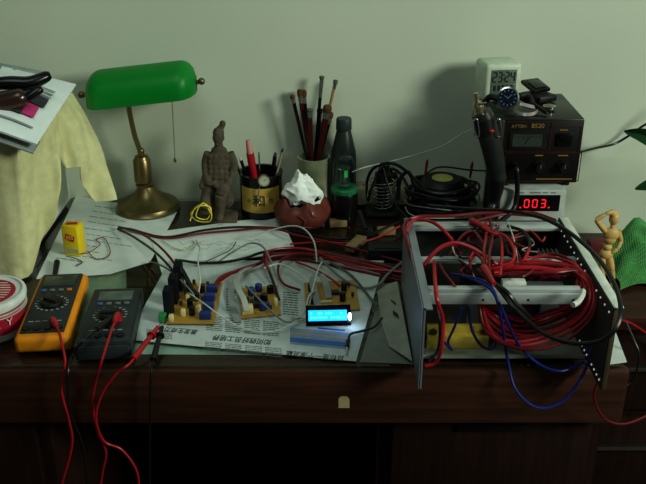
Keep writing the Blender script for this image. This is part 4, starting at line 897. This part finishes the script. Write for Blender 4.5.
RW = [
 ('red cable pair member running along the chassis rear rail', [(415, 272, h_ - .03), (408, 245, h_ + .002), (404, 226, h_ + .006), (416, 217, h_ + .01), (450, 216, h_ + .01), (490, 213, h_ + .012), (540, 216, h_ + .01)], .0032, redd),
 ('red cable crossing from the rear rail corner to the inner board', [(406, 232, h_ + .006), (414, 220, h_ + .012), (432, 222, h_ + .012), (447, 234, h_ + .004), (458, 250, h_ - .02), (462, 262, h_ - .05)], .003, redw),
 ('thick bright red cable arched over the inner board', [(418, 276, h_ - .03), (428, 260, h_ - .004), (440, 248, h_ + .014), (455, 243, h_ + .02), (472, 248, h_ + .016), (486, 257, h_ + .006), (497, 264, h_ - .006)], .0034, redw),
 ('red wire dropping over the front rail to the terminal bar', [(434, 262, h_ - .01), (435, 280, h_ + .004), (437, 300, h_ - .006), (443, 320, h_ - .05), (442, 345, h_ - .085), (436, 362, .02), (425, 366, .012)], .0032, redw),
 ('second red wire crossing the front rail beside the drop wire', [(440, 264, h_ - .01), (444, 272, h_ + .0), (450, 280, h_ + .006), (456, 288, h_ - .004)], .0022, redd),
 ('upright red wire nearest the arched cable end', [(486, 222, h_ + .006), (486, 236, h_ + .012), (484, 252, h_ + .012), (486, 272, h_ + .004), (482, 290, h_ - .02)], .0026, redw),
 ('upright red wire in the middle of the tied bundle', [(490, 220, h_ + .006), (492, 238, h_ + .014), (489, 256, h_ + .016), (490, 276, h_ + .006)], .0026, redd),
 ('upright red wire curling at the top of the bundle', [(478, 224, h_ + .008), (490, 232, h_ + .02), (500, 236, h_ + .016), (502, 252, h_ + .012), (500, 276, h_ + .004)], .0026, redw),
 ('red wire bowed outward beside the upright bundle', [(488, 230, h_ + .012), (505, 236, h_ + .02), (514, 250, h_ + .018), (512, 262, h_ + .012), (500, 266, h_ + .008)], .0026, redw),
 ('red wire looped low at the bundle foot', [(476, 282, h_ - .02), (470, 266, h_ + .002), (474, 254, h_ + .012), (482, 260, h_ + .012), (486, 276, h_ + .004)], .0024, redd),
 ('straight thick red cable lying across behind the front rail', [(494, 270, h_ - .01), (515, 268, h_ - .002), (540, 268, h_ - .002), (562, 272, h_ - .006)], .0038, redw),
 ('second straight red cable lying just in front of the thick one', [(494, 275, h_ - .012), (518, 273, h_ - .008), (540, 273, h_ - .008), (560, 278, h_ - .012)], .0034, redd),
 ('red wire zigzagging at the chassis rear between rails', [(448, 258, h_ - .02), (462, 236, h_ + .004), (474, 232, h_ + .01), (484, 244, h_ + .012)], .0024, redd),
 ('long red wire lying on the rear rail towards the meter', [(470, 222, h_ + .004), (500, 215, h_ + .012), (530, 212, h_ + .012), (556, 220, h_ + .006)], .0024, redd)]
for l, q, r, m in RW: wire(l, q, r, m)
for k, (a, b, l) in enumerate((((472, 221), (487, 229), 'red banana plug lying on the chassis rear rail'), ((484, 268), (494, 284), 'red banana plug pointing down at the bundle foot'))):
    w = MB(); A_, B_ = G(*a, h_ + .012), G(*b, h_ + .014); w.tube([A_, B_], lambda f: .0065 - .003 * f, 12, 2, smooth=False); w.cyl(A_, A_ - (B_ - A_) * .12, .005, .004, 12); tag(w.build('banana_plug', redw), l, 'plug')
for k in range(11):
    x = random.uniform(448, 520); y = random.uniform(226, 262); pts = [(x, y, h_ - .03)]
    for q in range(4): x += random.uniform(-16, 22); y += random.uniform(-13, 15); x = min(max(x, 432), 545); y = min(max(y, 224), 276); pts.append((x, y, h_ + random.uniform(-.02, .014)))
    pts.append((x + random.uniform(-8, 8), y + 5, h_ - .04))
    mt_ = (redw, blackw, redd)[k % 3]
    wire('thin black wire tangled across the chassis rails' if k % 3 == 1 else 'thin red wire tangled across the chassis rails', pts, .0019, mt_, group='black wires tangled in the chassis' if k % 3 == 1 else 'red wires tangled in the chassis')
wire('long black cable arching over the perforated plate and back across the front', [(430, 206, h_ - .02), (470, 209, h_ + .0), (515, 212, h_ + .02), (550, 221, h_ + .03), (584, 244, h_ + .025), (608, 272, h_ + .02), (620, 302, h_ + .01), (617, 326, h_ - .01), (600, 341, h_ - .035), (572, 343, h_ - .05), (545, 334, h_ - .05), (518, 312, h_ - .01), (500, 290, h_ + .006), (484, 272, h_ + .008)], .0036, blackw)
wire('black cable curving inside the chassis below the bright red one', [(440, 256, h_ - .012), (456, 243, h_ + .008), (476, 245, h_ + .006), (490, 258, h_ + .0)], .0026, blackw)
wire('thick black cable lying over the front rail beside the blue wires', [(478, 270, h_ + .002), (492, 282, h_ + .008), (506, 292, h_ + .008), (516, 304, h_ - .01), (530, 318, h_ - .04)], .0042, blackw)
wire('black wire hanging beside the red drop wire', [(434, 296, h_ - .03), (440, 325, h_ - .07), (438, 350, .02), (428, 362, .010)], .0028, blackw)
wire('black cable curled at the chassis rear near the heatsink', [(508, 226, h_ + .004), (524, 232, h_ + .008), (530, 246, h_ + .004), (520, 258, h_ - .004), (508, 254, h_ + .0)], .003, blackw)
wire('blue wire draped far down over the desk front', [(452, 274, h_ - .01), (470, 277, h_ + .006), (488, 284, h_ + .008), (497, 300, h_ - .004), (503, 330, h_ - .07), (508, 362, 0, -.012), (516, 390, 0, -.03), (536, 407, 0, -.035), (560, 403, 0, -.03), (580, 380, 0, -.02), (590, 355, .03), (592, 335, .05)], .0024, bluew)
wire('blue wire bowing inside the front opening towards the perforated plate', [(464, 276, h_ + .002), (488, 287, h_ + .008), (500, 305, h_ - .01), (516, 340, h_ - .08), (536, 362, .025), (560, 371, .015), (584, 362, .02)], .0024, bluew)
wire('short blue wire curled over the terminal bar', [(462, 308, h_ - .03), (454, 328, h_ - .07), (448, 342, .03), (452, 350, .02), (444, 342, .04)], .0022, bluew)
wire('blue wire sagging beside the support post', [(468, 306, h_ - .03), (472, 330, h_ - .08), (482, 346, .03), (494, 348, .03), (498, 330, .06)], .0022, bluew)
wire('white wire inside the chassis next to the dark board', [(452, 238, h_ - .01), (454, 252, h_ - .006), (464, 262, h_ - .01), (476, 264, h_ - .01)], .0014, whitew)
wire('slim white wire standing across the heatsink side of the bundle', [(508, 222, h_ + .006), (514, 240, h_ + .006), (518, 262, h_ - .004)], .0012, whitew)
wire('pinkish white wire curled on the fuse board', [(514, 238, h_ - .01), (526, 236, h_ - .004), (534, 244, h_ - .006), (522, 250, h_ - .01), (538, 252, h_ - .01)], .0012, M('pink_white', (200, 170, 170), .5))

# ================================================================ WIRES BETWEEN BOARDS
BW = [
 ('dark red wire looped over the notes and along the white sheet', [(182, 284, .02), (176, 266, .045), (160, 247, .05), (140, 233, .03), (119, 227, .01), (140, 232, .008), (170, 238, .008), (205, 233, .008), (240, 230, .008), (272, 228, .012), (300, 236, .02), (345, 246, .012), (402, 262, .01)], .0024, redd),
 ('black wire looped over the notes beside the dark red one', [(186, 290, .02), (174, 272, .04), (155, 252, .045), (132, 236, .02), (118, 229, .008), (130, 229, .008), (165, 237, .005), (205, 230, .006), (240, 227, .006), (285, 229, .010), (330, 238, .012), (365, 236, .012), (398, 222, .02)], .0024, blackw),
 ('thick black cable lying across the white sheet', [(194, 292, .02), (184, 276, .04), (176, 261, .03), (200, 263, .012), (225, 262, .010), (246, 258, .014), (264, 252, .02), (300, 248, .015), (350, 260, .01), (402, 266, .01)], .0028, blackw),
 ('short black wire falling into the heatsink board', [(176, 260, .03), (184, 272, .035), (192, 288, .022), (193, 296, .016)], .003, blackw),
 ('red wire with bare end behind the heatsink board', [(214, 286, .02), (222, 277, .02), (240, 270, .016), (262, 262, .02), (268, 252, .024), (300, 249, .016), (350, 258, .012), (402, 270, .01)], .0036, redd),
 ('second red wire beside the bare-ended one', [(216, 284, .014), (234, 272, .010), (258, 264, .014), (272, 256, .018), (310, 254, .012), (356, 262, .010), (402, 274, .006)], .0028, redw),
 ('red wire rising from the small ribbon board', [(276, 294, .02), (272, 278, .03), (266, 262, .03), (272, 250, .03), (310, 250, .02), (352, 266, .012), (402, 272, .012)], .0024, redw),
 ('black wire rising from the small ribbon board', [(279, 300, .02), (274, 284, .03), (268, 268, .03), (264, 256, .026), (290, 252, .018)], .0026, blackw),
 ('red wire circling behind the small ribbon board', [(300, 290, .012), (284, 284, .014), (278, 272, .02), (282, 260, .024), (300, 254, .02), (340, 262, .012), (402, 278, .006)], .0024, redd),
 ('red wire crossing low under the bundle to the tan board', [(296, 262, .012), (312, 268, .016), (330, 278, .018), (340, 286, .014)], .0022, redw),
 ('red wire running along the pot foot to the chassis', [(290, 244, .008), (320, 242, .008), (350, 243, .01), (376, 238, .012), (400, 226, .03)], .002, redw),
 ('lower dark red wire in the bundle near the chassis', [(268, 258, .01), (300, 260, .006), (345, 268, .006), (402, 281, .004)], .0026, redd),
 ('long white wire bowed in front of the small ribbon board', [(190, 294, .03), (206, 305, .03), (222, 317, .02), (240, 327, .012), (262, 332, .01), (284, 328, .012), (303, 314, .02), (309, 296, .035), (316, 290, .03)], .0014, whitew),
 ('white wire arched high in front of the clay pot', [(244, 238, .012), (268, 231, .03), (290, 226, .05), (304, 229, .055), (314, 242, .05), (317, 262, .03)], .0017, whitew),
 ('grey wire arched over the white sheet', [(218, 262, .008), (236, 250, .03), (252, 243, .04), (264, 248, .04), (272, 264, .03), (278, 280, .02)], .0018, greyw),
 ('white wire rising to a hook beside the display', [(309, 306, .02), (313, 288, .035), (318, 270, .045), (322, 262, .045), (321, 268, .03)], .0016, whitew),
 ('white wire slanting from the bundle to the display board', [(264, 268, .03), (280, 264, .03), (296, 272, .028), (308, 282, .025), (316, 292, .02)], .0016, whitew),
 ('grey cable sagging towards the chassis beyond the display', [(320, 258, .03), (332, 270, .02), (346, 281, .012), (364, 288, .008), (378, 285, .012), (388, 274, .012), (402, 262, .02)], .0026, greyw),
 ('second grey cable crossing under the sagging one', [(330, 262, .012), (352, 276, .010), (372, 300, .014), (378, 306, .014)], .0022, M('dark_grey_ins', (86, 94, 90), .5)),
 ('grey wire slanting from the notes to the heatsink board', [(150, 262, .008), (158, 264, .02), (172, 272, .035), (190, 290, .03), (196, 300, .016)], .0018, greyw),
 ('white wire standing up from the heatsink board', [(198, 296, .016), (200, 280, .035), (198, 262, .03), (200, 248, .012), (196, 240, .006)], .0016, whitew),
 ('thin yellowish wire curling on the white sheet', [(162, 240, .005), (172, 247, .006), (186, 250, .006), (196, 244, .006), (204, 241, .005)], .0009, M('pale_yellow', (190, 186, 130), .5)),
 ('thin dark wire lying diagonally over the white sheet', [(196, 266, .006), (214, 258, .008), (230, 250, .01), (236, 242, .006)], .0009, blackw),
 ('grey wire crossing in front of the small board to the long white one', [(246, 286, .025), (256, 296, .03), (270, 310, .025), (286, 322, .016), (300, 318, .018)], .0018, greyw)]
for l, q, r, m in BW: wire(l, q, r, m)
def ribbon(label, pts, wdt, mat):
    P = spline([G(*q) for q in pts], 6); rows = []
    for k in range(5): rows.append([p + Vector((wdt * (k / 4 - .5), wdt * .25 * (k / 4 - .5), .0007 * (k % 2))) for p in P])
    w = MB(); w.grid(rows, th=.0008); tag(w.build('ribbon_cable', mat), label, 'ribbon cable')
ribbon('white ribbon cable plugged into the small board connector', [(247, 311, .02), (244, 300, .03), (238, 288, .035), (236, 278, .03), (244, 270, .02), (258, 265, .012)], .010, M('ribbon_white', (168, 174, 166), .5))
ribbon('grey ribbon cable curving up behind the blue display', [(318, 306, .016), (314, 290, .03), (313, 278, .035), (320, 274, .035), (326, 284, .03), (329, 298, .014)], .012, M('ribbon_grey', (150, 158, 154), .5))
ribbon('grey ribbon cable lying beside the small ribbon board', [(238, 322, .006), (233, 308, .006), (231, 292, .008), (236, 280, .010)], .012, MC['ribbon_grey'])
# cloth-free corner cables on the cabinet
wire('red cable running over the side cabinet front', [(612, 316, .0), (622, 320, -.04), (634, 325, -.07), (650, 336, 0, y0 - .02), (670, 352, 0, y0 - .02)], .0024, redw)
wire('black wire hanging past the white paper at the desk corner', [(626, 322, 0, .04), (634, 340, 0, .03), (639, 356, 0, .02), (633, 380, 0, .02), (618, 390, 0, .01)], .0016, blackw)
wire('red cable slung low in front of the desk corner', [(602, 372, 0, yf + .02), (594, 396, 0, -.04), (604, 418, 0, -.03), (624, 424, 0, -.02), (650, 414, 0, .0), (680, 396, 0, .04)], .002, redd)

# ================================================================ MANNEQUIN
foot = G(606, 286, ZC); ym = foot.y; oak = M('light_wood', (206, 172, 108), .5, 0, .12, 8, stretch=(3, 3, 20))
t = thing('artist_mannequin', 'small jointed wooden artist mannequin with one hand on its head', 'mannequin', (foot.x, ym, DC))
def m_(px, py, dy=0): return V(px, py, ym + dy)
s = (m_(611, 250) - m_(610, 250)).length
def bone(nm, a, b, r0, rm, r1, lab=None):
    w = MB(); w.tube([a, a + (b - a) * .33, a + (b - a) * .66, b], lambda f: s * (r0 * (1 - f) ** 2 + 2 * rm * f * (1 - f) * 1.0 + r1 * f * f), 14, 5); o = w.build(nm, oak, t); return o
w = MB(); w.sph(m_(614, 218.5), s, (4.9, 5, 7)); w.sph(m_(613, 213.5), s, (4.4, 4.6, 4)); w.build('head', oak, t)
bone('neck', m_(613, 224), m_(612, 229), 2.4, 2.6, 2.6)
w = MB(); w.sph(m_(611.5, 234), s, (8.2, 5.5, 7.2)); w.sph(m_(610, 239), s, (6.4, 5, 6)); remesh(w.build('chest', oak, t), .0009, 2)
w = MB(); w.sph(m_(607.5, 247), s, (4.6, 4.2, 4)); w.build('waist', oak, t)
w = MB(); w.sph(m_(606, 254), s, (7, 5.4, 5.8)); w.build('pelvis', oak, t)
bone('upper_arm', m_(605, 231), m_(596.5, 220.5, -.008), 2.8, 3.2, 2.2); bone('forearm', m_(596, 220, -.008), m_(606, 214, -.008), 2.3, 2.8, 1.8); bone('hand', m_(606, 213.8, -.008), m_(613.5, 211.5, -.006), 1.6, 3.0, 1.4)
bone('upper_arm', m_(618, 231), m_(621, 241, .004), 2.7, 3.1, 2.2); bone('forearm', m_(621, 241, .004), m_(617.5, 249, -.004), 2.2, 2.6, 1.7); bone('hand', m_(617.5, 249, -.004), m_(612, 253, -.006), 1.6, 2.6, 1.3)
bone('thigh', m_(602.5, 257), m_(601, 271, -.006), 3.6, 4.2, 2.8); bone('shin', m_(601, 271, -.006), m_(604.5, 284, 0), 2.8, 3.4, 2); bone('thigh', m_(609, 257), m_(612, 270, -.004), 3.6, 4.2, 2.8); bone('shin', m_(612, 270, -.004), m_(612.5, 283, .002), 2.8, 3.4, 2)
for q in ((604.5, 285.5), (612.5, 284.5)):
    w = MB(); pp = m_(*q); w.sph((pp.x, pp.y - .003, DC + .0035), s, (2.6, 5, 1.9)); w.build('foot', oak, t)
# green towel
c = G(640, 280, ZC); tw = M('green_towel', (88, 158, 92), .95, 0, .12, 90, bump=.6)
nt = tw.node_tree; pb = nt.nodes['Principled BSDF']; tcn = nt.nodes.new('ShaderNodeTexCoord'); wv = []
for ax_ in 'XY':
    q_ = nt.nodes.new('ShaderNodeTexWave'); q_.bands_direction = ax_; q_.inputs['Scale'].default_value = 75; nt.links.new(tcn.outputs['Object'], q_.inputs['Vector']); wv.append(q_)
mx_ = nt.nodes.new('ShaderNodeMath'); mx_.operation = 'MAXIMUM'
for k in (0, 1): nt.links.new(wv[k].outputs['Fac'], mx_.inputs[k])
bp_ = nt.nodes.new('ShaderNodeBump'); bp_.inputs['Strength'].default_value = .5; bp_.inputs['Distance'].default_value = .004
nt.links.new(mx_.outputs[0], bp_.inputs['Height']); nt.links.new(bp_.outputs[0], pb.inputs['Normal'])
mr_ = nt.nodes.new('ShaderNodeMapRange'); mr_.inputs['To Min'].default_value = .72; nt.links.new(mx_.outputs[0], mr_.inputs['Value'])
ml_ = nt.nodes.new('ShaderNodeMix'); ml_.data_type = 'RGBA'; ml_.blend_type = 'MULTIPLY'; ml_.inputs[0].default_value = 1
nt.links.new(pb.inputs['Base Color'].links[0].from_socket, ml_.inputs[6]); nt.links.new(mr_.outputs[0], ml_.inputs[7]); nt.links.new(ml_.outputs[2], pb.inputs['Base Color'])
rows = []
for i in range(49):
    r_ = []
    for j in range(61):
        u, v = i / 48, j / 60
        x = c.x - .062 + .25 * u; y = c.y - .06 + .23 * v
        e = min(1, 6 * u, 6 * (1 - u)) * min(1, 5 * v, 5 * (1 - v)); e = e * e * (3 - 2 * e)
        hgt = .064 * math.exp(-((u - .42) / .36) ** 2 - ((v - .55) / .34) ** 2) + .03 * math.exp(-((u - .2 - .3 * v) / .06) ** 2) * v + .022 * math.exp(-((u - .62 + .3 * v) / .07) ** 2) + .016 * math.exp(-((v - .22 - .1 * math.sin(6 * u)) / .06) ** 2)
        hgt = hgt * e + .004 * (1 + math.sin(8 * u + 11 * v))
        x -= .03 * math.sin(3 * v) * (1 - u) - .02 * math.sin(8 * v); y += .022 * math.sin(7 * u) * (1 - v)
        r_.append((x, y, DC + .004 + hgt + .0014 * math.sin(i * 1.57) * math.sin(j * 1.57)))
    rows.append(r_)
w = MB(); w.grid(rows, th=.0025); tag(w.build('towel', tw, None, 70), 'crumpled green waffle towel behind the wooden mannequin', 'towel')
w = MB(); a = G(596, 268, ZC); w.box((a.x, a.y + .02, DC + .0305), (.04, .03, .059), .006); tag(w.build('red_box', M('dull_red', (96, 34, 38), .5)), 'small dark red box behind the mannequin', 'box')
# plant standing beyond the frame, leaves reaching in
pc = Vector((1.03, .52, DC)); t = thing('potted_plant', 'green leafy plant reaching in beside the station cable', 'plant', pc)
w = MB(LM(t)); w.lathe([(0, .001), (.06, .001), (.08, .12), (.085, .125), (.075, .125), (.07, .11), (0, .11)], n=32); w.build('pot', M('plant_pot', (120, 70, 50), .7), t)
leafm = M('leaf_green', (44, 92, 52), .45, 0, .2, 20)
base = pc + Vector((0, 0, .11))
def leaf(tip, root, wdt, mid):
    w = MB(); P = spline([base, base + (root - base) * .5 + Vector((0, 0, .06)), root], 8); w.tube(P, .0022, 8, 1, smooth=False); stt = w.build('stem', leafm, t)
    ax_ = spline([root, mid, tip], 10); rows = []
    for i, p in enumerate(ax_):
        f = i / (len(ax_) - 1); hw = wdt * math.sin(PI * (f * .93 + .05)) ** .8; d = (ax_[min(i + 1, len(ax_) - 1)] - ax_[max(0, i - 1)]).normalized(); n = d.cross(Vector((0, 1, .3))).normalized()
        rows.append([p + n * hw * k / 3 + Vector((0, -abs(k) / 3 * hw * .4, 0)) for k in range(-3, 4)])
    w = MB(); w.grid(rows, th=.0008); w.build('leaf', leafm, t)
leaf(V(624, 131, .60), V(668, 152, .56), .018, V(646, 136, .58)); leaf(V(635, 189, .56), V(672, 172, .53), .017, V(652, 182, .545))
leaf(base + Vector((.05, -.05, .32)), base + Vector((.02, -.02, .2)), .02, base + Vector((.06, -.03, .28))); leaf(base + Vector((.14, .05, .22)), base + Vector((.04, .01, .14)), .02, base + Vector((.1, .04, .2)))

# ================================================================ CAMERA, LIGHT
cd = bpy.data.cameras.new('camera'); cd.sensor_width = 36; cd.lens = F / 646 * 36; cd.clip_start = .05
co = bpy.data.objects.new('camera', cd); C.objects.link(co); co.location = CAM; co.rotation_euler = (PI / 2 - PIT, 0, 0); bpy.context.scene.camera = co
def area(name, loc, target, size, power, col):
    l = bpy.data.lights.new(name, 'AREA'); l.shape = 'DISK'; l.size = size; l.energy = power; l.color = col
    o = bpy.data.objects.new(name, l); C.objects.link(o); o.location = loc; o.rotation_euler = (Vector(target) - Vector(loc)).to_track_quat('-Z', 'Y').to_euler(); return o
area('room_lamp', (2.7, -1.5, D + 1.5), (0, .45, D + .1), .9, 66, (.92, 1, .86))
area('room_fill', (-.3, -.5, D + 1.75), (-.1, .4, D), .9, 5.5, (.86, 1, .95))
wd_ = bpy.data.worlds.new('world'); bpy.context.scene.world = wd_; wd_.use_nodes = True
wd_.node_tree.nodes['Background'].inputs[0].default_value = (.8, 1, .85, 1); wd_.node_tree.nodes['Background'].inputs[1].default_value = .035
vs = bpy.context.scene.view_settings; vs.view_transform = 'Standard'; vs.look = 'None'; vs.exposure = .35; vs.gamma = .84
